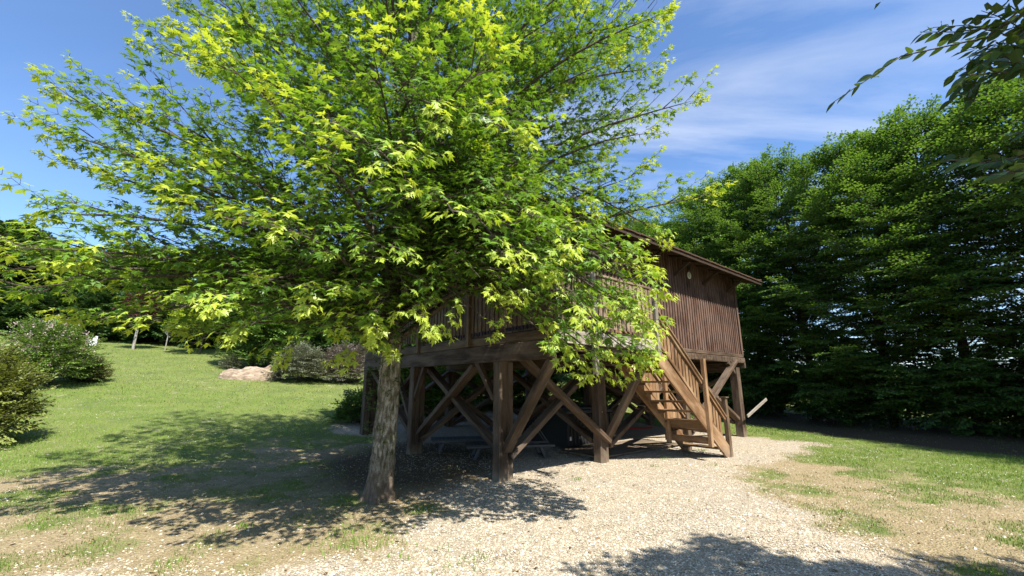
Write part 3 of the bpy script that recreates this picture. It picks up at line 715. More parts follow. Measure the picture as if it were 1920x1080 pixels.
def maple_spray(rg, L=.34):
    pos, ax, nr, rs, tip, g0, g1 = [], [], [], [], [], [], []
    xs = np.array([.10, .18, .255, .315]); prev = np.zeros(3); flip = rg.integers(0, 2)
    for i, x in enumerate(xs):
        node = np.array([x, rg.normal(0, .012), .02*x/.3+rg.normal(0, .01)]); g0.append(prev); g1.append(node); prev = node
        for s in (-1, 1):
            if (i+flip) % 2: d = np.array([.45, s*.9, .1])
            else: d = np.array([.55, s*.45, .65*s+.25])
            d /= np.linalg.norm(d); pl = .05+.02*(3-i)/3; q = node+d*pl; g0.append(node); g1.append(q)
            l = d*np.array([1, 1, .3])+np.array([.2, 0, -.35]); pos.append(q); ax.append(l/np.linalg.norm(l)); nr.append([.1, 0, 1]); rs.append(1-.12*i); tip.append(i/3)
    pos.append(prev+np.array([.03, 0, .0])); ax.append([1, 0, -.15]); nr.append([0, 0, 1]); rs.append(.7); tip.append(1.2)
    return tuple(np.array(v, float) for v in (pos, ax, nr, rs, tip, g0, g1))
def flat_spray(rg, L=1.0, side=9, leaf_gap=.075, droop=.15):
    """hornbeam type: flat alternate twigs"""
    pos, ax, nr, rs, tip, g0, g1 = [], [], [], [], [], [], []
    main = lambda x: np.array([x, .04*math.sin(x*4), -droop*x*x])
    xs = np.linspace(0, L, 4)
    for a_, b_ in zip(xs[:-1], xs[1:]): g0.append(main(a_)); g1.append(main(b_))
    def row(o, d, l, tp):
        n_ = max(2, int(l/leaf_gap)); g0.append(o); g1.append(o+d*l-np.array([0, 0, .12*l*l]))
        for j in range(n_+1):
            f = (j+.4)/(n_+.4)*l; q = o+d*f-np.array([0, 0, .12*f*f]); s = 1 if j % 2 else -1
            side_ = np.cross(np.array([0, 0, 1.]), d)*s
            a_ = (d*.75+side_*.75 if j < n_ else d)+np.array([0, 0, rg.normal(-.1, .12)])
            pos.append(q); ax.append(a_/np.linalg.norm(a_)); nr.append([rg.normal(0, .1), rg.normal(0, .1), 1]); rs.append(1-.2*(j/n_)); tip.append(tp*(.3+.7*j/n_))
    for i in range(side):
        x = .12*L+(i/side)*.82*L; s = 1 if i % 2 else -1; l = L*(.50-.34*i/side)*rg.uniform(.8, 1.15)
        an = R(50-12*i/side)*s+rg.normal(0, .08); row(main(x), np.array([math.cos(an), math.sin(an), rg.normal(.02, .07)]), l, .4+.6*i/side)
    row(main(L*.78), norm(np.array([1., .05, -.1])), L*.25, 1.0)
    return tuple(np.array(v, float) for v in (pos, ax, nr, rs, tip, g0, g1))

# ------------------------------------------------------------------ the maple
TX, TY = -1.90, 6.44; TZ0 = tz(TX, TY)
maple = empty('maple_tree', (TX, TY, TZ0)); tag(maple, 'large maple with bright lobed leaves and mossy pale trunk beside the cabin', 'tree')
nr_, nh = 72, 190
zz = np.concatenate([np.linspace(-.12, 3.2, 130), np.linspace(3.28, 10.2, 60)]); th = np.arange(nr_)*2*math.pi/nr_
ZZ, TH = np.meshgrid(zz, th, indexing='ij')
rad = np.interp(ZZ, [-.12, 0, .12, .4, 1.0, 2.2, 4, 7, 10.2], [.31, .24, .20, .175, .157, .147, .13, .08, .02])
rad = rad*(1+.20*np.exp(-np.maximum(ZZ, 0)/.16)*np.cos(TH*5+1)+.035*np.sin(TH*3+ZZ*1.3))
rdg = np.abs(fbm(TH/(2*math.pi)*30, ZZ*5.5+3*fbm(TH/(2*math.pi)*12, ZZ*2, 3, 2), 41, 3)-.5)*2
seam = sst(0, .3, TH)*sst(2*math.pi, 2*math.pi-.3, TH)
rad = rad+(rdg-.3)*.042*np.clip((4.5-ZZ)/3, .15, 1)*(.3+.7*seam)
def trunk_c(z): return np.array([.04*math.sin(z*.9)+.012*z, .03*math.sin(z*1.2+1), z])
tcx = .04*np.sin(ZZ*.9)+.012*ZZ; tcy = .03*np.sin(ZZ*1.2+1)
Vt = np.stack([tcx+rad*np.cos(TH), tcy+rad*np.sin(TH), ZZ], -1).reshape(-1, 3)
i = np.arange(len(zz)*nr_).reshape(len(zz), nr_); j = np.roll(i, -1, 1)
fin('trunk', np_mesh('trunk', Vt, np.stack([i[:-1], j[:-1], j[1:], i[1:]], -1).reshape(-1, 4), smooth=True), M['maple_bark'], maple)
mf = Foliage(); mtpl = [maple_spray(rng) for _ in range(10)]
O_, Dd_, Uu_, Tt_ = [], [], [], []
T0 = np.array([TX, TY, TZ0])
targets = [(125, 185, 5.4), (120, 250, 5.0), (150, 310, 5.3), (115, 400, 4.7), (30, 465, 4.1), (20, 545, 4.3), (280, 85, 6.0), (340, 15, 6.3),
           (300, 215, 4.6), (330, 330, 4.2), (200, 480, 4.2), (310, 590, 4.6), (130, 520, 5.5), (420, 560, 4.0), (540, 430, 3.3), (470, 610, 4.6),
           (1295, 190, 6.8), (1150, 60, 7.5), (1080, 150, 8.0), (1180, 220, 8.4), (1120, 300, 7.6), (1200, 400, 7.8), (1130, 420, 7.0), (1050, 300, 8.6), (980, 60, 8.6), (1200, 90, 8.4), (1020, 200, 6.0), (980, 380, 6.0), (880, 300, 5.0), (1090, 380, 5.6), (380, 130, 7.6), (430, 60, 7.8), (420, 240, 6.8), (250, 280, 7.0), (1312, 370, 6.4), (1215, 250, 7.0), (1235, 35, 7.2), (1225, 130, 7.4), (1225, 430, 5.9), (1195, 500, 5.0), (1185, 595, 4.9), (1180, 650, 5.3), (1080, 560, 4.4), (1195, 600, 4.6), (800, 600, 4.7), (700, 600, 5.0), (740, 635, 5.2), (665, 650, 5.2), (770, 560, 4.6), (850, 560, 4.7), (900, 520, 4.5), (910, 600, 5.1), (960, 545, 4.6), (1000, 590, 4.9), (1080, 680, 5.4), (1130, 680, 5.2), (1185, 665, 5.0), (1060, 640, 4.9), (1150, 560, 4.6), (1010, 510, 4.3), (1200, 540, 4.4), (40, 500, 4.6), (180, 600, 4.8), (90, 470, 5.4), (250, 530, 5.2), (380, 620, 5.6), (700, 600, 4.4),
           (1190, 330, 6.0), (1040, 440, 4.0), (930, 450, 3.8), (730, 300, 3.1), (820, 200, 3.4), (640, 330, 3.2), (560, 200, 3.5), (960, 250, 3.6), (900, 120, 3.6), (700, 100, 3.4), (450, 100, 4.0), (370, 70, 5.2),
           (640, 620, 4.6), (560, 640, 5.0), (1130, 120, 5.6), (1060, 20, 5.2), (380, 400, 3.7), (240, 350, 5.0), (850, 400, 3.5), (700, 470, 3.6), (1100, 640, 6.2), (590, 540, 3.9), (1150, 470, 5.2)]
limbs = []
for (px, py, Yd) in targets:
    E_ = at(px, py, Yd)-T0; h = math.hypot(E_[0], E_[1]); zs = E_[2]-(.62*h if E_[2] > 3.6 else .22*h); zs = min(max(zs, 2.1+rng.uniform(0, .5)), 8.5)
    if E_[0] > .6 and E_[2] < 4.3: zs = max(zs, E_[2]+rng.uniform(.25, 1.3))
    limbs.append((zs, E_))
ga = 0.0; n_tg = len(limbs)
for k in range(54):
    f = (k+.5)/54; zs = 1.9+f*7.6; ga += 2.39996+rng.normal(0, .2)
    reach = np.interp(zs, [1.9, 3, 4.5, 6, 7.5, 9.6], [3.6, 4.2, 4.2, 3.4, 2.5, .9])*rng.uniform(.8, 1.05)
    ux, uy = math.cos(ga), math.sin(ga)
    facing = -uy
    if zs < 5 and ux < .2 and rng.uniform(0, 1) < .42: continue
    if facing > .5: reach *= .78
    if ux < -.3: reach *= .88
    if facing > -.2 and ux > -.1 and zs < 3.4: zs = 3.0+.4*rng.uniform(0, 1); reach *= .8
    rise = reach*np.interp(zs, [1.9, 3, 5, 9.6], [.25, .55, .85, 1.5])
    limbs.append((zs, np.array([ux*reach, uy*reach, zs+rise])))
def outside_cabin(p):
    w = p+T0; q1 = (w[:, 0]-AX)*E1[0]+(w[:, 1]-AY)*E1[1]; q2 = (w[:, 0]-AX)*E2[0]+(w[:, 1]-AY)*E2[1]
    a = ~((q1 > -.35) & (q2 > YQ-.22) & (w[:, 2] < 5.35+.2*np.clip(q2, 0, 3)))
    # the low boughs right of the trunk are thin: only a few sprigs hang below the deck rail
    low = (w[:, 0] > -1.45) & (w[:, 0] < .35+.25*(w[:, 1]-5)) & (w[:, 2] < 2.72+.12*(6-w[:, 1])) & (w[:, 1] > 3)
    return a & ~(low & (vnoise(w[:, 0]*2.5, w[:, 1]*2.5+w[:, 2]*3, 77) < .50))
def cab_ok(E_):
    w = E_+T0; q1 = (w[0]-AX)*E1[0]+(w[1]-AY)*E1[1]; q2 = (w[0]-AX)*E2[0]+(w[1]-AY)*E2[1]
    return not ((q1 > -.35) and (q2 > YQ-.22) and (w[2] < 5.35+.2*min(max(q2, 0), 3)))
for k_l, (zs, E_) in enumerate(limbs):
    if k_l >= n_tg and not cab_ok(E_): continue
    B_ = trunk_c(zs); h = E_-B_; Lh = math.hypot(h[0], h[1]); n = 11; tt = np.linspace(0, 1, n)
    bow = (.10 if E_[2] > zs else .20)*Lh; wob = rng.normal(0, .035*Lh, 3)
    side = norm(np.array([-h[1], h[0], 0.]))
    pts = B_+tt[:, None]*h+np.sin(tt*math.pi)[:, None]*(np.array([0, 0, bow])+side*wob[0])+np.sin(tt*2*math.pi)[:, None]*side*wob[1]*.5
    r0 = .012+.0065*Lh; rads = r0*(1-tt)**.8+.004
    tube('branch', pts, rads, M['bark'], maple, 6)
    Ltot = np.sum(np.linalg.norm(np.diff(pts, axis=0), axis=1))
    def at_t(q):
        f = q*(n-1); i0 = min(int(f), n-2); f -= i0; return pts[i0]*(1-f)+pts[i0+1]*f, norm(pts[i0+1]-pts[i0])
    ns = max(5, int(Ltot*.9/.245)); sgn = 1
    for s_ in range(ns):
        q = .10+.90*(s_+rng.uniform(0, .6))/ns; q = min(q, .99)
        P_, d = at_t(q); sgn = -sgn
        lat = norm(np.cross(d, np.array([0, 0, 1.])))*sgn
        dd = norm(d*rng.uniform(.55, .95)+lat*rng.uniform(.45, .95)+np.array([0, 0, rng.uniform(-.12, .38)]))
        ls = (.30*Ltot*(1-q)*rng.uniform(.7, 1.1)+.32)
        ls = min(ls, 1.5)
        npt = 4; sp = [P_+dd*ls*f_+np.array([0, 0, .10*ls*f_*f_]) for f_ in np.linspace(0, 1, npt)]
        for a_, b_, k_ in zip(sp[:-1], sp[1:], range(3)): mf.seg(a_, b_, .009-.002*k_, .007-.002*k_)
        nsp = max(2, int(ls/.20))
        for w in range(nsp):
            f_ = (w+.7)/nsp; o = P_+dd*ls*f_+np.array([0, 0, .10*ls*f_*f_]); s2 = 1 if w % 2 else -1
            l2 = norm(np.cross(dd, np.array([0, 0, 1.])))*s2
            d2 = norm(dd*.75+l2*(.7 if w < nsp-1 else .1)+np.array([0, 0, rng.uniform(-.15, .25)]))
            O_.append(o); Dd_.append(d2); Uu_.append([rng.normal(0, .15), rng.normal(0, .15), 1]); Tt_.append(.06+.34*q*f_+.42*max(0, q-.7)/.3*f_+rng.normal(0, .06)-.12*(zs < 3.5)*(1-q))  # young yellow tips; inner leaves darker, crown depth shade put into the tint
    for w in range(int(Ltot/.34)):
        q = rng.uniform(.15, .98); P_, d = at_t(q); lat = norm(np.cross(d, np.array([0, 0, 1.])))*(1 if w % 2 else -1)
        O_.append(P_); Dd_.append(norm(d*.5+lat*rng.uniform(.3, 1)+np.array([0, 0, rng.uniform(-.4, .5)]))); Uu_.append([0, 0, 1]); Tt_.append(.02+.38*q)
    P_, d = at_t(.999)
    for w in range(3):
        O_.append(P_+rng.normal(0, .04, 3)); Dd_.append(norm(d+rng.normal(0, .25, 3))); Uu_.append([0, 0, 1]); Tt_.append(.85)
O_ = np.array(O_); Dd_ = np.array(Dd_); Uu_ = np.array(Uu_, float); Tt_ = np.array(Tt_)
pick = rng.integers(0, 10, len(O_))
for k in range(10):
    s = pick == k
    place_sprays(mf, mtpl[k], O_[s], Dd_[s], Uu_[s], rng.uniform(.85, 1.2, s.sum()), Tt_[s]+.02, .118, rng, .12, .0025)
# a few leaf tufts on the trunk
ta = rng.uniform(0, 2*math.pi, 330); tzv = np.concatenate([1.15+1.5*rng.uniform(0, 1, 300)**.7, rng.uniform(.6, 1.05, 30)])
Ot = np.stack([.19*np.cos(ta), .19*np.sin(ta), tzv], -1); Dt = np.stack([np.cos(ta), np.sin(ta), np.full(330, .3)], -1)
place_sprays(mf, mtpl[0], Ot, Dt, np.tile([[0, 0, 1.]], (330, 1)), rng.uniform(.1, .3, 330), rng.uniform(-.15, .2, 330), .034, rng, .1, .0015)
mf.clear(outside_cabin)
P_, A_, N_, S_, T_ = mf.leaves()
print('maple leaves', len(P_), 'sprays', len(O_))
mf.twig_mesh('twigs', M['bark'], maple, 3)['kind'] = 'stuff'
# nearest visible leaves are single parts
wp = P_+T0; cp, sp_ = math.cos(PITCH), math.sin(PITCH)
yc = wp[:, 1]*cp+(wp[:, 2]-EYE)*sp_; zc_ = -wp[:, 1]*sp_+(wp[:, 2]-EYE)*cp
inside = (np.abs(wp[:, 0]/yc) < 1.2) & (np.abs(zc_/yc) < .68) & (yc > .3)
score = np.where(inside, yc/np.maximum(S_, .03), 1e9); order = np.argsort(score)
near = order[:300]; rest_i = order[300:]
lf = [build_leaves('leaf', 'maple', np.zeros((1, 3)), np.array([[1., 0, 0]]), np.array([[0, 0, 1.]]), [1.0], np.array([tt_]), None) for tt_ in (.2, .4, .6, .8, .95)]
for m_ in lf: m_.materials.append(M['maple_leaf'])
def leaf_objects(ids, P_, A_, N_, S_, T_, meshes, parent):
    for i_ in ids:
        a_ = Vector(A_[i_]).normalized(); b_ = Vector(N_[i_]).cross(a_).normalized(); c_ = a_.cross(b_)
        o = fin('leaf', meshes[int(np.clip(T_[i_], 0, .999)*len(meshes))], None, parent)
        mx_ = Matrix((a_, b_, c_)).transposed().to_4x4(); o.matrix_local = Matrix.Translation(P_[i_]) @ mx_ @ Matrix.Scale(float(S_[i_]), 4)
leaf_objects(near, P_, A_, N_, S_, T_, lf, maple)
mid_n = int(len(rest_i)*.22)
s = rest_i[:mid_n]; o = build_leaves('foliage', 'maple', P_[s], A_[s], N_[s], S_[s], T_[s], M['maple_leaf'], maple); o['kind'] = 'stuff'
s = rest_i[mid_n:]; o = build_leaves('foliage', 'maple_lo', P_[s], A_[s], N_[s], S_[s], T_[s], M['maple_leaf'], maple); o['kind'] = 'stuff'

# ------------------------------------------------------------------ hornbeam row on the right
htpl = [flat_spray(rng, 1.15, 10, .085) for _ in range(6)]
def profile(f, R_):        # crown radius by relative height
    return R_*np.interp(f, [0, .06, .2, .5, .75, .9, 1], [.8, .95, 1.0, 1.0, .92, .66, .2])
def hornbeam(seed, H, R_, n_spray=1550):
    rg = np.random.default_rng(seed); root = empty('hornbeam_tree')
    tube('trunk', [(0, 0, -.2), (.03, 0, 1), (0, .05, 3), (.08, 0, 6), (.0, .0, H*.93)], [.19, .15, .12, .08, .015], M['bark'], root, 9)
    fo = Foliage(); O, D_, T_ = [], [], []
    nb_ = 155
    for b in range(nb_):
        f = (b+rg.uniform(0, 1))/nb_; zt = .45+f*(H-.6); an = rg.uniform(0, 2*math.pi)
        rr = profile(f, R_)*rg.uniform(.78, 1.12)*(1+.18*math.sin(an*3+f*9))
        up = np.interp(f, [0, .5, 1], [.3, .7, 1.7])*rr; z0 = max(.7, zt-up)
        E_ = np.array([rr*math.cos(an), rr*math.sin(an), zt+.0]); B_ = np.array([0, 0, z0]); h = E_-B_; L = np.linalg.norm(h)
        pts = [B_+h*q+np.array([0, 0, .12*L*math.sin(q*math.pi)]) for q in np.linspace(0, 1, 5)]
        for k in range(4): fo.seg(pts[k], pts[k+1], .022*(1-k/4.5), .022*(1-(k+1)/4.5))
        ns = int(n_spray/nb_); hd = norm(h)
        for s_ in range(ns):
            q = .18+.80*(s_+rg.uniform(0, 1))/ns; o = B_+h*q+np.array([0, 0, .12*L*math.sin(q*math.pi)])
            lat = norm(np.cross(hd, np.array([0, 0, 1.])))*(1 if s_ % 2 else -1)
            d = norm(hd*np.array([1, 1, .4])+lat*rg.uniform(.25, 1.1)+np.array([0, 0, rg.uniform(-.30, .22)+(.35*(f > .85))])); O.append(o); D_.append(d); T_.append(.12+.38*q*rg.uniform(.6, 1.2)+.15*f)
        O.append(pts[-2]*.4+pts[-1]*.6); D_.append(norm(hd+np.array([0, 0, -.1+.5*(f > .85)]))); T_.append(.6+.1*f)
    # leaders standing up out of the top
    for k in range(7):
        an = rg.uniform(0, 6.28); rr = rg.uniform(.1, .55)*R_; o = np.array([rr*math.cos(an), rr*math.sin(an), H-rr*.8-.5]); e = o+np.array([.15*math.cos(an), .15*math.sin(an), rg.uniform(.7, 1.3)])
        fo.seg(o, e, .012, .004)
        for q in np.linspace(0, .9, 5): O.append(o+(e-o)*q); D_.append(norm(np.array([rg.normal(0, .6), rg.normal(0, .6), .8]))); T_.append(.6)
    O = np.array(O); D_ = np.array(D_); T_ = np.array(T_); pk = rg.integers(0, 6, len(O))
    sc = rg.uniform(.55, 1.0, len(O)); sc[-35:] *= .55
    for k in range(6):
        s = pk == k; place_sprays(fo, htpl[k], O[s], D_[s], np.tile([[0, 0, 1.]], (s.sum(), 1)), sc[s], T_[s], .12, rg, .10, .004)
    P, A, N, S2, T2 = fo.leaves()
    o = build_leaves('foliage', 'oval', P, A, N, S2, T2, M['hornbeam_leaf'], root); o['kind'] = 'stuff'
    fo.twig_mesh('branches', M['bark'], root, 3)['kind'] = 'stuff'
    return root, len(P)
hb = [hornbeam(101, 10.5, 2.6), hornbeam(303, 10.4, 2.65)]
print('hornbeam leaves', [h_[1] for h_ in hb])
row = []
for k in range(14):
    f = k/13; row.append((18.0-1.2*f-9.6*f**1.7, .6+28.6*f))
hl = ['hornbeam at the near end of the row, mostly cropped by the right edge', 'tall hornbeam second in the row from the right edge', 'tall hornbeam third in the row from the right edge',
      'dense hornbeam fourth in the row from the right edge', 'dense hornbeam fifth in the row from the right edge', 'dense hornbeam sixth in the row, above the widest strip of grass',
      'dense hornbeam in the middle of the row, right of the cabin', 'hornbeam with upright top shoots, eighth from the right edge', 'hornbeam with thin leaders against the sky, ninth from the right',
      'hornbeam rising just right of the cabin roof end', 'hornbeam behind the right end of the cabin roof', 'hornbeam peeping over the cabin roof beside the maple boughs', 'hornbeam behind the cabin roof, last but one of the row', 'hornbeam at the far end of the row, hidden by the maple']
for k, (x, y) in enumerate(row):
    src = hb[k % 2][0]; o = src if k < 2 else copy_tree(src)
    o.location = (x+jit(.3), y+jit(.3), tz(x, y)); o.rotation_euler = (0, 0, random.uniform(0, 6.28)); s = random.uniform(.92, 1.08); o.scale = (s*1.05, s*1.05, s*random.uniform(1.0, 1.05)*(1.12 if k in (8, 9, 10) else 1))
    tag(o, hl[k], 'tree', 'hornbeams in a dense row on the right')
# low branches and twigs under the row
# ------------------------------------------------------------------ overhanging tree at the right (trunk out of frame)
OT = np.array([6.6, -1.6, tz(6.6, -1.6)])
ot = empty('overhanging_tree', OT); tag(ot, 'overhanging tree at the top right corner, dark oval leaves against sky', 'tree')
tube('trunk', [(0, 0, -.2), (0, .05, 1.5), (-.1, .1, 3.5), (0, 0, 6.5)], [.24, .2, .16, .05], M['bark'], ot, 10)
of = Foliage(); otpl = [flat_spray(rng, .8, 7, .055, .1) for _ in range(5)]
def obranch(P0, P1, r, n_s, tint=.3, dense=1.0, leaf=.072, tip=True):
    P0 = np.array(P0, float)-OT; P1 = np.array(P1, float)-OT; h = P1-P0; L = np.linalg.norm(h)
    pts = [P0+h*q+np.array([0, 0, .10*L*math.sin(q*math.pi)]) for q in np.linspace(0, 1, 8)]
    tube('branch', pts, np.linspace(r, .004, 8), M['bark'], ot, 6)
    O, D_ = [], []
    hd = norm(h)
    for s_ in range(n_s):
        q = .2+.75*(s_+rng.uniform(0, 1))/n_s; o = P0+h*q+np.array([0, 0, .10*L*math.sin(q*math.pi)])
        lat = norm(np.cross(hd, np.array([0, 0, 1.])))*(1 if s_ % 2 else -1)
        O.append(o); D_.append(norm(hd*.8+lat*rng.uniform(.4, 1)+np.array([0, 0, rng.uniform(-.3, .2)])))
    O = np.array(O); D_ = np.array(D_); pk = rng.integers(0, 5, len(O))
    for k in range(5):
        s = pk == k
        if s.any(): place_sprays(of, otpl[k], O[s], D_[s], np.tile([[0, 0, 1.]], (s.sum(), 1)), rng.uniform(.7, 1.1, s.sum()), np.full(s.sum(), tint), leaf, rng, .15, .003)
# crown that shades the lower right of the picture
for k in range(38):
    an = rng.uniform(.5*math.pi, 1.35*math.pi); 
    ez = rng.uniform(4.8, 6.6); gx0 = rng.uniform(1.0, 5.4); gy0 = rng.uniform(.4, 1)*(np.interp(gx0, [1, 1.8, 3, 4, 4.7, 5.4], [4.6, 5.5, 5.0, 5.0, 4.4, 4.3])-.5)
    ex = gx0+.43*ez; ey = gy0-.637*ez
    obranch(OT+np.array([0, 0, rng.uniform(3.4, 5)]), (ex, ey, ez), .035, 17, leaf=.13)
# bare leafy shoot reaching into the sky, and the spray it comes from
def shoot(pts, gap, leaf, tint=.35):
    pts = np.array(pts, float)-OT; seg = np.linalg.norm(np.diff(pts, axis=0), axis=1); cum = np.r_[0, np.cumsum(seg)]
    tube('branch', pts, np.linspace(.005, .0015, len(pts)), M['bark'], ot, 5)
    d_ = gap*.5; k = 0
    while d_ < cum[-1]:
        i0 = np.searchsorted(cum, d_)-1; f = (d_-cum[i0])/seg[i0]; P = pts[i0]*(1-f)+pts[i0+1]*f; d = norm(pts[i0+1]-pts[i0])
        lat = norm(np.cross(d, np.array([0, 0, 1.])))*(1 if k % 2 else -1); k += 1
        a_ = norm(d*.6+lat*.7+rng.normal(0, .15, 3)+np.array([0, 0, -.05]))
        of.P.append((P+a_*.008)[None]); of.A.append(a_[None]); of.N.append(norm(np.array([-.25, -.35, .8])+rng.normal(0, .5, 3))[None]); of.S.append([leaf*rng.uniform(.8, 1.1)*(1-.25*d_/cum[-1])]); of.T.append([tint+rng.normal(0, .15)])
        d_ += gap*rng.uniform(.8, 1.2)
shoot([at(1930, 5, 1.75), at(1850, 70, 1.75), at(1760, 90, 1.74), at(1690, 105, 1.74), at(1625, 150, 1.74), at(1562, 192, 1.74)], .042, .078)
for pl in ([(1960, 0, 1.8), (1880, 50, 1.8), (1790, 60, 1.8), (1725, 60, 1.8)], [(1980, 60, 1.75), (1900, 90, 1.75), (1830, 105, 1.75), (1780, 150, 1.8)], [(1960, 100, 1.7), (1890, 135, 1.7), (1820, 140, 1.72), (1790, 165, 1.72)],
           [(1990, 30, 1.9), (1930, 60, 1.9), (1870, 30, 1.9), (1840, 20, 1.9)], [(1960, 90, 1.6), (1915, 120, 1.6), (1870, 100, 1.62), (1840, 120, 1.62)], [(2000, 60, 2.1), (1930, 90, 2.1), (1880, 80, 2.1), (1810, 95, 2.1)],
           [(1900, 90, 1.8), (1830, 130, 1.8), (1800, 170, 1.8), (1785, 190, 1.82)],
           [(2040, 225, 1.5), (1960, 240, 1.5), (1900, 250, 1.5)], [(2040, 280, 1.6), (1930, 290, 1.6), (1850, 305, 1.6), (1770, 300, 1.62)], [(2010, 300, 1.5), (1930, 320, 1.5), (1850, 328, 1.5)]):
    shoot([at(*p) for p in pl], .026, .088)
    shoot([at(p[0]+25, p[1]+rng.uniform(-22, 22), p[2]+.08) for p in pl], .03, .085)
tube('branch', [OT*0+np.array([0, 0, 3.6]), np.array([4.6, .4, 3.9])-OT, at(2040, 40, 1.8)-OT], [.06, .03, .01], M['bark'], ot, 7)
shoot([at(1672, -14, 1.9), at(1660, -6, 1.9), at(1655, 0, 1.9)], .05, .05)
P_, A_, N_, S_, T_ = of.leaves(); print('overhang leaves', len(P_))
of.twig_mesh('twigs', M['bark'], ot, 3)['kind'] = 'stuff'
wp = P_+OT; yc = wp[:, 1]*cp+(wp[:, 2]-EYE)*sp_; zc_ = -wp[:, 1]*sp_+(wp[:, 2]-EYE)*cp
inside = (np.abs(wp[:, 0]/np.maximum(yc, .01)) < 1.3) & (np.abs(zc_/np.maximum(yc, .01)) < .75) & (yc > .3)
order = np.argsort(np.where(inside, yc, 1e9)); n_in = min(300, int(inside.sum()))
lo_ = [build_leaves('leaf', 'oval_hi', np.zeros((1, 3)), np.array([[1., 0, 0]]), np.array([[0, 0, 1.]]), [1.0], np.array([tt_]), None) for tt_ in (.15, .4, .7)]
for m_ in lo_: m_.materials.append(M['over_leaf'])
leaf_objects(order[:n_in], P_, A_, N_, S_, T_, lo_, ot)
s = order[n_in:]; build_leaves('foliage', 'oval', P_[s], A_[s], N_[s], S_[s]*1.15, T_[s], M['over_leaf'], ot)['kind'] = 'stuff'

# ------------------------------------------------------------------ shrubs and garden trees
stpl = [flat_spray(rng, .5, 6, .06, .2) for _ in range(5)]
def crown(root, rg, blobs, n, leaf, mat_, tint=(.1, .5), scale=(.7, 1.2), up=.35, fo=None, stem_r=.012, lift=0.0):
    """blobs: list of (cx,cy,cz,rx,ry,rz); sprays in the outer shell pointing out"""
    fo = fo or Foliage(); w = np.array([b[3]*b[4]+b[3]*b[5] for b in blobs]); pick_ = rg.choice(len(blobs), n, p=w/w.sum()); B = np.array(blobs)[pick_]
    d = norm(rg.normal(0, 1, (n, 3))); d[:, 2] = np.where(d[:, 2] < -.5, -d[:, 2], d[:, 2]); rr = rg.uniform(.45, 1.0, n)**.6
    lump = 1+.16*np.sin(d[:, 0]*5+B[:, 0])*np.sin(d[:, 1]*6+2)+.1*np.sin(d[:, 2]*9+B[:, 1])
    O = B[:, :3]+d*B[:, 3:]*(rr*lump)[:, None]; ok = O[:, 2] > lift; O = O[ok]; d = d[ok]; rr = rr[ok]
    D_ = norm(d*np.array([1, 1, .7])+np.array([0, 0, up])+rg.normal(0, .35, d.shape)); pk = rg.integers(0, 5, len(O))
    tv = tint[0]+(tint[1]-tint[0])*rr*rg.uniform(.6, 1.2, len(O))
    for k in range(5):
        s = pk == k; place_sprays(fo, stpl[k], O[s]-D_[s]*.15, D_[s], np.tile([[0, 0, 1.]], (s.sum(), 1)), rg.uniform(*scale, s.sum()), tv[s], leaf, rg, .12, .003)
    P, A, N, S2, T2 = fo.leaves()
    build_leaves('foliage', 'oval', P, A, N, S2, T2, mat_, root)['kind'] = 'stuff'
    return fo, O, d
def shrub(name, label, px, py, w, h, mat_, seed, n=260, leaf=.06, depth=None, tint=(.1, .5), group=None, cat='shrub', scale=(.7, 1.2), flowers=None, pos=None, lobes=3):
    rg = np.random.default_rng(seed); P0 = on_ground(px, py) if pos is None else np.array([pos[0], pos[1], tz(*pos)])
    root = empty(name, P0); tag(root, label, cat, group); d_ = depth or w*.8
    bl = [(0, 0, h*.45, w*.40, d_*.4, h*.50)]
    bl += [(w*.12, 0, h*.22, w*.40, d_*.40, h*.26), (-w*.12, 0, h*.2, w*.38, d_*.4, h*.25)]
    for k in range(lobes): an = rg.uniform(0, 6.28); bl.append((w*.24*math.cos(an), d_*.24*math.sin(an), h*rg.uniform(.3, .55), w*.3, d_*.3, h*rg.uniform(.35, .48)))
    fo, O, d = crown(root, rg, bl, int(n*1.35), leaf*1.5, mat_, tint, scale, lift=.03)
    st0 = np.stack([rg.uniform(-.08, .08, 14)*w, rg.uniform(-.08, .08, 14)*d_, np.full(14, -.05)], -1); k_ = rg.integers(0, len(O), 14)
    segs_mesh('stem', st0, O[k_]*.85, np.full(14, .02), np.full(14, .006), M['bark'], root, 5)
    fo.twig_mesh('twigs', M['bark'], root, 3)['kind'] = 'stuff'
    if flowers:
        top = (d[:, 2] > -.1); oo = O[top]; k_ = rg.integers(0, len(oo), flowers); q = oo[k_]+rg.normal(0, .10, (flowers, 3))+np.array([0, 0, .12])
        reps = 9; qq = np.repeat(q, reps, 0)+rg.normal(0, .035, (flowers*reps, 3)); qq[:, 2] += rg.uniform(0, .10, flowers*reps)
        build_leaves('blossoms', 'oval', qq, rg.normal(0, 1, qq.shape), rg.normal(0, 1, qq.shape), np.full(len(qq), .06), rg.uniform(0, 1, len(qq)), M['blossom'], root)['kind'] = 'stuff'
    return root
shrub('flowering_shrub', 'big shrub with pale pink blossom heads at the left, mid lawn', 80, 722, 3.1, 2.5, M['green_leaf'], 1, 620, .055, tint=(.15, .8), flowers=300)
shrub('low_shrub', 'low bronze green shrub at the foot of the blossoming shrub', 158, 716, 1.2, .9, M['bronze_leaf'], 2, 260, .045)
shrub('bronze_shrub', 'reddish green shrub cropped by the left edge, nearest the camera', -75, 835, 1.9, 1.95, M['bronze_leaf'], 3, 560, .06, tint=(.1, .9))
ys = shrub('yellow_shrub', 'dark shrub dotted with yellow leaves left of the maple trunk', 664, 793, 1.6, 1.0, M['green_leaf'], 4, 300, .05, tint=(-.1, .5), scale=(.4, .7))
n = 90; d = norm(rng.normal(0, 1, (n, 3))); d[:, 2] = np.abs(d[:, 2]); q = d*np.array([.85, .7, .62])+np.array([0, 0, .30])
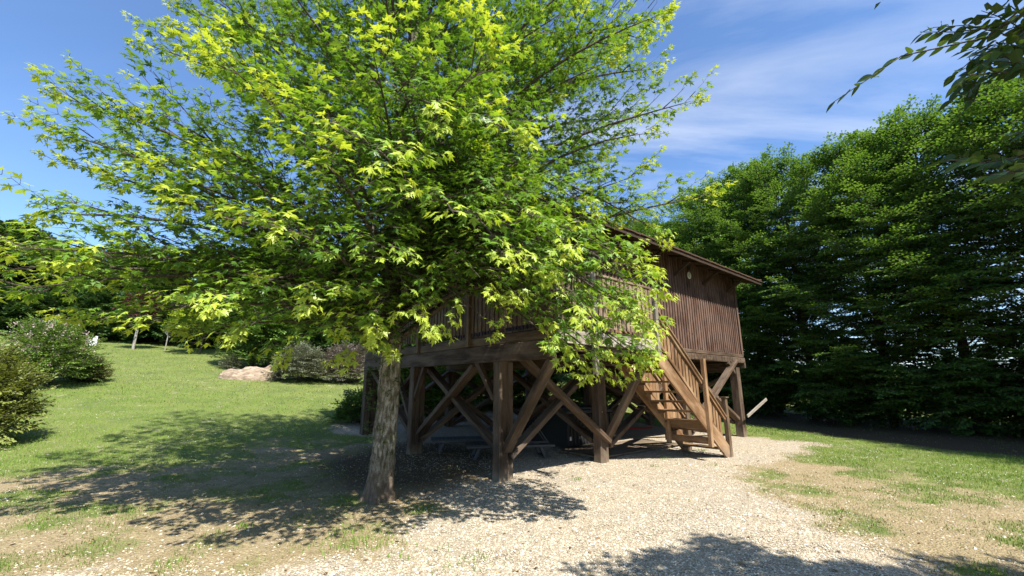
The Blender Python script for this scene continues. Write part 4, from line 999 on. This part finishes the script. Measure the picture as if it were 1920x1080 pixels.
build_leaves('yellow_leaves', 'oval', q, rng.normal(0, 1, q.shape), d+rng.normal(0, .3, d.shape), np.full(n, .075), rng.uniform(.6, 1, n), M['yellow_leaf'], ys)['kind'] = 'stuff'
shrub('grey_shrub', 'rounded grey green shrub right of the sandy rock', 563, 716, 2.9, 1.75, M['grey_leaf'], 5, 620, .05)
shrub('mauve_shrub', 'twiggy mauve grey shrub between grey green shrub and maple trunk', 655, 718, 2.9, 1.9, M['mauve_leaf'], 6, 560, .05, scale=(.6, 1.3))
shrub('dark_shrub', 'dark shrub with yellowish lower leaves behind the sandy rock', 490, 690, 4.6, 2.3, M['green_leaf'], 7, 800, .07, tint=(-.2, .4))
shrub('silver_plant', 'small silvery plant left of the sandy rock', 432, 692, .9, .5, M['grey_leaf'], 8, 90, .05)
bx = [((-3.6, 18.6), 2.2, 1.7, 'green_leaf'), ((-1.8, 18.4), 3.2, 2.6, 'yellow_leaf'), ((.9, 19.6), 3.2, 2.0, 'green_leaf'), ((4.2, 22.5), 3.0, 2.0, 'green_leaf')]
bl_ = ['leafy green shrub behind the leftmost post of the cabin', 'yellow green shrub seen between the cabin braces', 'green shrub seen past the front post, behind the cabin', 'green shrub far behind the staircase']
for k, (lx, ly, w_, h_, m_) in enumerate(((3.4, 7.5, 1.8, 1.5, 'green_leaf'), (2.2, 9.0, 2.4, 2.0, 'hornbeam_leaf'), (3.2, 8.4, 2.8, 2.2, 'green_leaf'), (5.6, 8.8, 2.8, 2.3, 'green_leaf'), (8.0, 8.2, 2.6, 2.0, 'hornbeam_leaf'), (10.3, 6.5, 2.4, 1.8, 'hornbeam_leaf'))):
    P = np.array([AX, AY])+lx*E1+ly*E2; bx.append(((P[0], P[1]), w_, h_, m_)); bl_.append('dark green shrub close behind the cabin, '+('seen left of the front post', 'just left behind the front post', 'behind the crossed braces', 'between second post and stairs', 'behind the staircase', 'right of the staircase')[k])
for k, (pp, w_, h_, m_) in enumerate(bx): shrub('garden_shrub', bl_[k], 0, 0, w_, h_, M[m_], 20+k, 420, .065, pos=pp, tint=(.1, .8), group='shrubs behind the cabin')
# broad-leaved trees closing the view at the far left
def garden_tree(name, label, pos, H, Rr, mat_, seed, n=420, leaf=.12, group=None, trunk_h=1.2, bark_=None, sc=(1.2, 2.0), tint=(.0, .6), r=.16):
    rg = np.random.default_rng(seed); P0 = np.array([pos[0], pos[1], tz(*pos)]); root = empty(name, P0); tag(root, label, 'tree', group)
    tube('trunk', [(0, 0, -.2), (.04, 0, trunk_h), (0, 0, H*.8)], [r, r*.8, r*.15], bark_ or M['bark'], root, 8)
    bl = [(0, 0, trunk_h+(H-trunk_h)*.5, Rr*.8, Rr*.8, (H-trunk_h)*.5)]
    for k in range(5): an = k*1.26+rg.uniform(0, .6); bl.append((Rr*.5*math.cos(an), Rr*.5*math.sin(an), trunk_h+(H-trunk_h)*rg.uniform(.25, .75), Rr*.5, Rr*.5, (H-trunk_h)*.28))
    fo, O, d = crown(root, rg, bl, n, leaf, mat_, tint, sc, up=.1, lift=trunk_h*.5)
    k_ = rg.integers(0, len(O), 24); segs_mesh('branch', np.stack([np.zeros(24), np.zeros(24), np.clip(O[k_, 2]-1.0, trunk_h*.8, None)], -1), O[k_], np.full(24, r*.35), np.full(24, .01), bark_ or M['bark'], root, 5)
    return root
far = [garden_tree('hedgerow_tree', '', (0, 0), 8.5, 3.6, M['hedge_leaf'], 50+k, 1100, .36, trunk_h=.15, tint=(-.2, .5)) for k in range(2)]
fx = [(-58, 36), (-52, 37), (-46.5, 38), (-41, 39.5), (-36, 39), (-31, 41), (-26, 40), (-21, 41), (-16, 40), (-10.5, 38), (-5, 37), (1, 36), (7, 36)]
fl = ['leftmost tree of the dark hedgerow, cropped by the left edge', 'dark hedgerow tree second from the left edge', 'dark hedgerow tree above the blossoming shrub', 'dark hedgerow tree behind the white sign', 'dark hedgerow tree left of the red maple',
      'dark hedgerow tree behind the red maple', 'dark hedgerow tree behind the thin sapling', 'dark hedgerow tree right of the thin sapling', 'dark hedgerow tree above the sandy rock', 'dark hedgerow tree behind the maple trunk', 'hedgerow tree behind the left end of the cabin', 'hedgerow tree hidden behind the cabin', 'hedgerow tree at the right end of the hedge']
for k, (x, y) in enumerate(fx):
    o = far[k] if k < 2 else copy_tree(far[k % 2]); o.location = (x, y, tz(x, y)-.1); o.rotation_euler = (0, 0, k*1.7); s = random.uniform(.85, 1.12); o.scale = (s*1.05, s*1.05, s)
    tag(o, fl[k], 'tree', 'hedgerow trees beyond the lawn')
# nearer garden trees on the left
G1 = on_ground(249, 655); garden_tree('red_maple', 'small dark red maple with pale leaning trunk on the far lawn', (G1[0], G1[1]), 3.9, 1.1, M['red_leaf'], 71, 260, .13, trunk_h=2.1, bark_=M['pale_bark'], r=.09, sc=(.7, 1.2))
G2 = on_ground(309, 657); garden_tree('sapling', 'thin young sapling with few leaves right of the red maple', (G2[0], G2[1]), 2.2, .45, M['yellow_leaf'], 72, 26, .09, trunk_h=1.3, bark_=M['pale_bark'], r=.035, sc=(.5, .8))
G3 = on_ground(374, 664); garden_tree('young_tree', 'light green young tree with leafy base behind the maple boughs', (G3[0], G3[1]), 4.4, 2.1, M['yellow_leaf'], 73, 560, .14, trunk_h=.8, r=.08, sc=(.8, 1.3), tint=(.2, .9))
G4 = on_ground(520, 668); garden_tree('shade_tree', 'dark leafy tree behind the bed with the sandy rock', (G4[0], G4[1]+1.5), 5.2, 2.6, M['green_leaf'], 74, 700, .18, trunk_h=1.0, r=.12, sc=(1, 1.6))
G4b = on_ground(420, 690); garden_tree('bed_tree', 'small broad tree shading the left end of the planted bed', (G4b[0]+.8, G4b[1]+1.2), 4.2, 2.3, M['green_leaf'], 75, 560, .17, trunk_h=1.1, r=.10, sc=(.9, 1.4))
# sandy rock
M['rock'] = (lambda: (lambda m_t: m_t)(None))()
m, t, out = mat('sandstone'); c_ = nd(t, 'ShaderNodeTexCoord').outputs['Object']
mp_ = nd(t, 'ShaderNodeMapping'); mp_.inputs['Scale'].default_value = (1, 1, 3); t.links.new(c_, mp_.inputs[0]); nn = noise(t, mp_.outputs[0], 3.5, 7, .65, .6)
bsdf(t, out, ramp(t, nn, [(.3, (.11, .08, .055)), (.5, (.27, .205, .145)), (.7, (.42, .34, .25))]), .9, bump(t, nn, 1, .06), .2); M['rock'] = m
def rock(label, px, py, w, d_, h, seed):
    P0 = on_ground(px, py); n1_, n2_ = 40, 22; u_ = np.linspace(0, 2*math.pi, n1_, endpoint=False); v_ = np.linspace(0, 1, n2_)
    U_, V2 = np.meshgrid(u_, v_); rr = np.sin(V2*math.pi/2)**.8
    x_ = w/2*rr*np.cos(U_); y_ = d_/2*rr*np.sin(U_); k_ = fbm(x_*1.2+seed, y_*1.2, seed, 4)-.5; z_ = h*np.cos(V2*math.pi/2)**.7*(1+.9*k_)-.1
    z_ = z_+.10*h*(fbm(x_*6, y_*6, seed+9, 3)-.5)+.5*h*np.floor(fbm(x_*1.9, y_*1.9, seed+3, 2)*7)/7-.1
    i = np.arange(n1_*n2_).reshape(n2_, n1_); j = np.roll(i, -1, 1)
    o = fin('rock', np_mesh('rock', np.stack([x_, y_, z_], -1).reshape(-1, 3), np.stack([i[:-1], i[1:], j[1:], j[:-1]], -1).reshape(-1, 4), smooth=False), M['rock']); o.location = P0; o.rotation_euler = (0, 0, .35)
    tag(o, label, 'rock')
rock('broad low sandy pink rock at the edge of the planted bed', 470, 710, 2.7, 1.3, .6, 3)
rock('flat reddish stone between the grey green and mauve shrubs', 615, 722, 2.4, .8, .15, 8)
hg = []
for k in range(2):
    hb_ = shrub('understorey_bush', 'x', 0, 0, 3.6, 2.3, M['hornbeam_leaf'], 140+k, 520, .10, pos=(18+k, 5), tint=(-.3, .3)); hg.append(hb_)
for k in range(10):
    x, y = np.array(row[0])*(1-k/9)+np.array(row[-1])*k/9+np.array([.9, .5])
    o = hg[k] if k < 2 else copy_tree(hg[k % 2]); o.location = (x, y, tz(x, y)-.1); o.rotation_euler = (0, 0, k*2.1)
    tag(o, 'shaded bush behind the hornbeam trunks, '+['nearest the right edge', 'second from the right edge', 'third from the right edge', 'fourth from the right edge', 'fifth from the right edge', 'below the middle of the row', 'right of the leaning board', 'next to the rear post of the cabin', 'behind the rear post of the cabin', 'at the far end behind the cabin'][k], 'bush', 'shaded bushes behind the hornbeam row')
hs = []
hx = [(-56, 33.2), (-50.5, 34), (-45, 35), (-40, 36), (-35, 36.4), (-30, 37), (-25, 37.4), (-20, 37.6), (-15, 37), (-10, 35.6), (-4.5, 34.5), (1, 33.5)]
hn = ['far bush at the left edge below the hedgerow trees', 'far bush behind the left part of the blossoming shrub', 'far bush behind the right part of the blossoming shrub', 'far dark bush just right of the white sign', 'far dark bush left of the red maple stem',
      'far dark bush behind the red maple stem', 'far dark bush behind the thin sapling', 'far dark bush right of the thin sapling', 'far dark bush behind the young light green tree', 'far dark bush left of the maple trunk', 'far bush behind the maple trunk', 'far bush seen under the cabin']
hx = [(a*.95, b*.95) for a, b in hx]
for k, (x, y) in enumerate(hx):
    o = shrub('hedge_bush', 'x', 0, 0, 7.5, 4.0, M['hedge_leaf'], 160+k, 900, .2, pos=(x, y), tint=(-.3, .3), scale=(1.2, 2)) if k < 2 else copy_tree(hs[k % 2])
    hs.append(o); o.location = (x, y, tz(x, y)-.2); o.rotation_euler = (0, 0, k*1.3); tag(o, hn[k], 'bush', 'dark bushes along the far side of the lawn')
# white sign beside the blossoming shrub
Gs = on_ground(170, 655); sg = empty('garden_sign', Gs, .2); tag(sg, 'small white board on a post right of the blossoming shrub', 'sign')
member('board', sg, M['label'], (-.25, 0, .55), (.25, 0, .55), .02, .6, ch=.004); member('post', sg, M['greywood'], (0, .04, -.1), (0, .04, .8), .05, .05, (0, 1, 0))

# ------------------------------------------------------------------ ground cover: pebbles, grass, clover heads
def wedge(n, y0, y1, pw=1.0, rg=rng):
    r_ = rg.uniform(0, 1, n)**pw; y = y0+(y1-y0)*r_; x = y*1.3*rg.uniform(-1, 1, n)
    return x, y
# pebbles
x, y = wedge(330000, 3.2, 13, 1.35); g_, n_, b_ = cover(x, y); keep = rng.uniform(0, 1, len(x)) < np.clip(g_*1.0+.07, 0, 1)*(x < 9)
x, y = x[keep][:78000], y[keep][:78000]; z = terrain(x, y); n = len(x); print('pebbles', n)
ov = np.array([(1, 0, 0), (-1, 0, 0), (0, 1, 0), (0, -1, 0), (0, 0, 1), (0, 0, -.6)], float)
of_ = np.array([(0, 2, 4), (2, 1, 4), (1, 3, 4), (3, 0, 4)])
sz_ = .006+.008*rng.uniform(0, 1, n)**2+.008*(rng.uniform(0, 1, n) > .985)
th_ = rng.uniform(0, 6.28, n); vv = ov[None]*(1+rng.uniform(-.3, .3, (n, 6, 1)))*np.stack([sz_*rng.uniform(.9, 1.6, n), sz_, sz_*rng.uniform(.45, .85, n)], -1)[:, None]
vx = vv[..., 0]*np.cos(th_)[:, None]-vv[..., 1]*np.sin(th_)[:, None]; vy = vv[..., 0]*np.sin(th_)[:, None]+vv[..., 1]*np.cos(th_)[:, None]
Vp = np.stack([x[:, None]+vx, y[:, None]+vy, z[:, None]+vv[..., 2]+.002], -1).reshape(-1, 3)
me = np_mesh('gravel', Vp, (of_[None]+(np.arange(n)*6)[:, None, None]).reshape(-1, 3), {'tint': np.repeat(rng.beta(2.2, 1.8, n), 6)})
tag(fin('gravel', me, M['pebble']), kind='stuff')
# grass blades
def blades(name, x, y, h, w, tint, lean=.5, simple=False):
    n = len(x); z = terrain(x, y); an = rng.uniform(0, 6.28, n); la = rng.uniform(0, 6.28, n); lm = rng.uniform(.1, lean, n)*h
    bx_ = np.cos(an)*w/2; by_ = np.sin(an)*w/2; b0 = np.stack([x-bx_, y-by_, z-.004], -1); b1 = np.stack([x+bx_, y+by_, z-.004], -1)
    mx_ = x+np.cos(la)*lm*.4; my_ = y+np.sin(la)*lm*.4
    m0 = np.stack([mx_-bx_*.7, my_-by_*.7, z+h*.6], -1); m1 = np.stack([mx_+bx_*.7, my_+by_*.7, z+h*.6], -1)
    tp = np.stack([x+np.cos(la)*lm, y+np.sin(la)*lm, z+h], -1)
    if simple: return np_mesh(name, np.stack([b0, b1, tp], 1).reshape(-1, 3), np.array([[0, 1, 2]])+np.arange(n)[:, None]*3, {'tint': np.repeat(tint, 3)})
    V_ = np.stack([b0, b1, m1, m0, tp], 1).reshape(-1, 3); k = np.arange(n)[:, None]*5
    return np_mesh(name, V_, [np.array([[0, 1, 2, 3]])+k, np.array([[3, 2, 4]])+k], {'tint': np.repeat(tint, 5)})
x, y = wedge(520000, 3.3, 17, 1.15); g_, n_, b_ = cover(x, y); cl = fbm(x*2.6, y*2.6, 61, 3)
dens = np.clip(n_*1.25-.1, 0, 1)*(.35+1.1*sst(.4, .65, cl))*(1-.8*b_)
keep = rng.uniform(0, 1, len(x)) < dens; x, y, nn_ = x[keep][:100000], y[keep][:100000], n_[keep][:100000]; n = len(x); print('grass', n)
hh_ = rng.uniform(.018, .05, n)*(.6+.6*nn_); tt_ = np.clip(.25+.6*nn_+rng.normal(0, .22, n), 0, 1)
tag(fin('grass', blades('grass', x, y, hh_, rng.uniform(.004, .009, n), tt_, .9), M['grass']), kind='stuff')
x, y = wedge(420000, 14, 36, .8); g_, n_, b_ = cover(x, y); keep = (rng.uniform(0, 1, len(x)) < n_*.5*(1-.8*b_)*(.3+1.2*fbm(x*1.3, y*1.3, 63, 3))) & (x < 14)
x, y = x[keep][:60000], y[keep][:60000]; n = len(x)
tag(fin('grass', blades('grass', x, y, rng.uniform(.03, .075, n), rng.uniform(.016, .034, n), np.clip(.55+rng.normal(0, .3, n), 0, 1), .9, True), M['grass']), kind='stuff')
# dry straw litter lying flat
x, y = wedge(120000, 3.2, 11, 1.2); g_, n_, b_ = cover(x, y); keep = rng.uniform(0, 1, len(x)) < (1-g_)*(1-n_*.7)*.9
x, y = x[keep][:26000], y[keep][:26000]; n = len(x)
tag(fin('dry_grass', blades('dry_grass', x, y, rng.uniform(.004, .014, n), rng.uniform(.003, .006, n), rng.uniform(0, .25, n), 5.0, True), M['grass']), kind='stuff')
# fallen leaves and litter
x = np.concatenate([rng.normal(-1.9, 1.1, 2600), rng.uniform(-7, 6, 900)]); y = np.concatenate([rng.normal(9.0, 1.2, 2600), rng.uniform(3.5, 11, 900)])
n = len(x); P = np.stack([x, y, terrain(x, y)+.008], -1)
M['litter'] = leaf_mat('dry_leaf', (.07, .04, .02), (.17, .10, .05), (.33, .24, .12), .1, .7, .2)
tag(build_leaves('leaf_litter', 'oval', P, rng.normal(0, 1, P.shape)*np.array([1, 1, .15]), np.array([0, 0, 1.])+rng.normal(0, .25, P.shape), rng.uniform(.02, .06, n), rng.uniform(0, 1, n), M['litter']), kind='stuff')
# weed tufts in the gravel
tufts = [(1315, 845), (1250, 862), (700, 1015), (660, 1020), (760, 1045), (1290, 855), (1225, 875), (820, 1030), (560, 985), (455, 990), (400, 880), (330, 870), (860, 1060), (900, 1050), (1610, 900), (1420, 900), (320, 1060), (410, 1000), (250, 960), (1340, 875), (1080, 900), (640, 1000)]
wl = ['leafy weed tuft growing in the gravel under the stair foot', 'small weed in the gravel left of the stair foot']
X_, Y_, H_ = [], [], []
for k, (px, py) in enumerate(tufts):
    G = on_ground(px, py); nbl = (70, 45, 150, 110)[k] if k < 4 else random.randint(12, 50); sp = .2 if k in (2, 3) else random.uniform(.05, .14)
    X_.append(G[0]+rng.normal(0, sp, nbl)); Y_.append(G[1]+rng.normal(0, sp*.8, nbl)); H_.append(rng.uniform(.02, .065, nbl))
X_ = np.concatenate(X_); Y_ = np.concatenate(Y_); H_ = np.concatenate(H_)
tag(fin('weeds', blades('weeds', X_, Y_, H_, rng.uniform(.005, .011, len(X_)), rng.uniform(.55, 1, len(X_)), .9), M['grass']), kind='stuff')
# clover / daisy heads
x, y = wedge(26000, 6, 22, .9); g_, n_, b_ = cover(x, y); cl = fbm(x*.8, y*.8, 71, 2)
keep = (rng.uniform(0, 1, len(x)) < n_*sst(.45, .62, cl)*.6); x, y = x[keep], y[keep]; n = len(x)
P = np.stack([x, y, terrain(x, y)+rng.uniform(.03, .06, n)], -1); P = np.repeat(P, 2, 0)+rng.normal(0, .004, (2*n, 3))
tag(build_leaves('clover_flowers', 'oval', P, rng.normal(0, 1, P.shape)*np.array([1, 1, .2]), np.tile([[0, 0, 1.]], (len(P), 1)), np.full(len(P), .02), rng.uniform(0, 1, len(P)), M['white_flower']), kind='stuff')
print('objects', len(bpy.data.objects), 'tris', sum(len(m.loops)-2*len(m.polygons) for m in bpy.data.meshes))
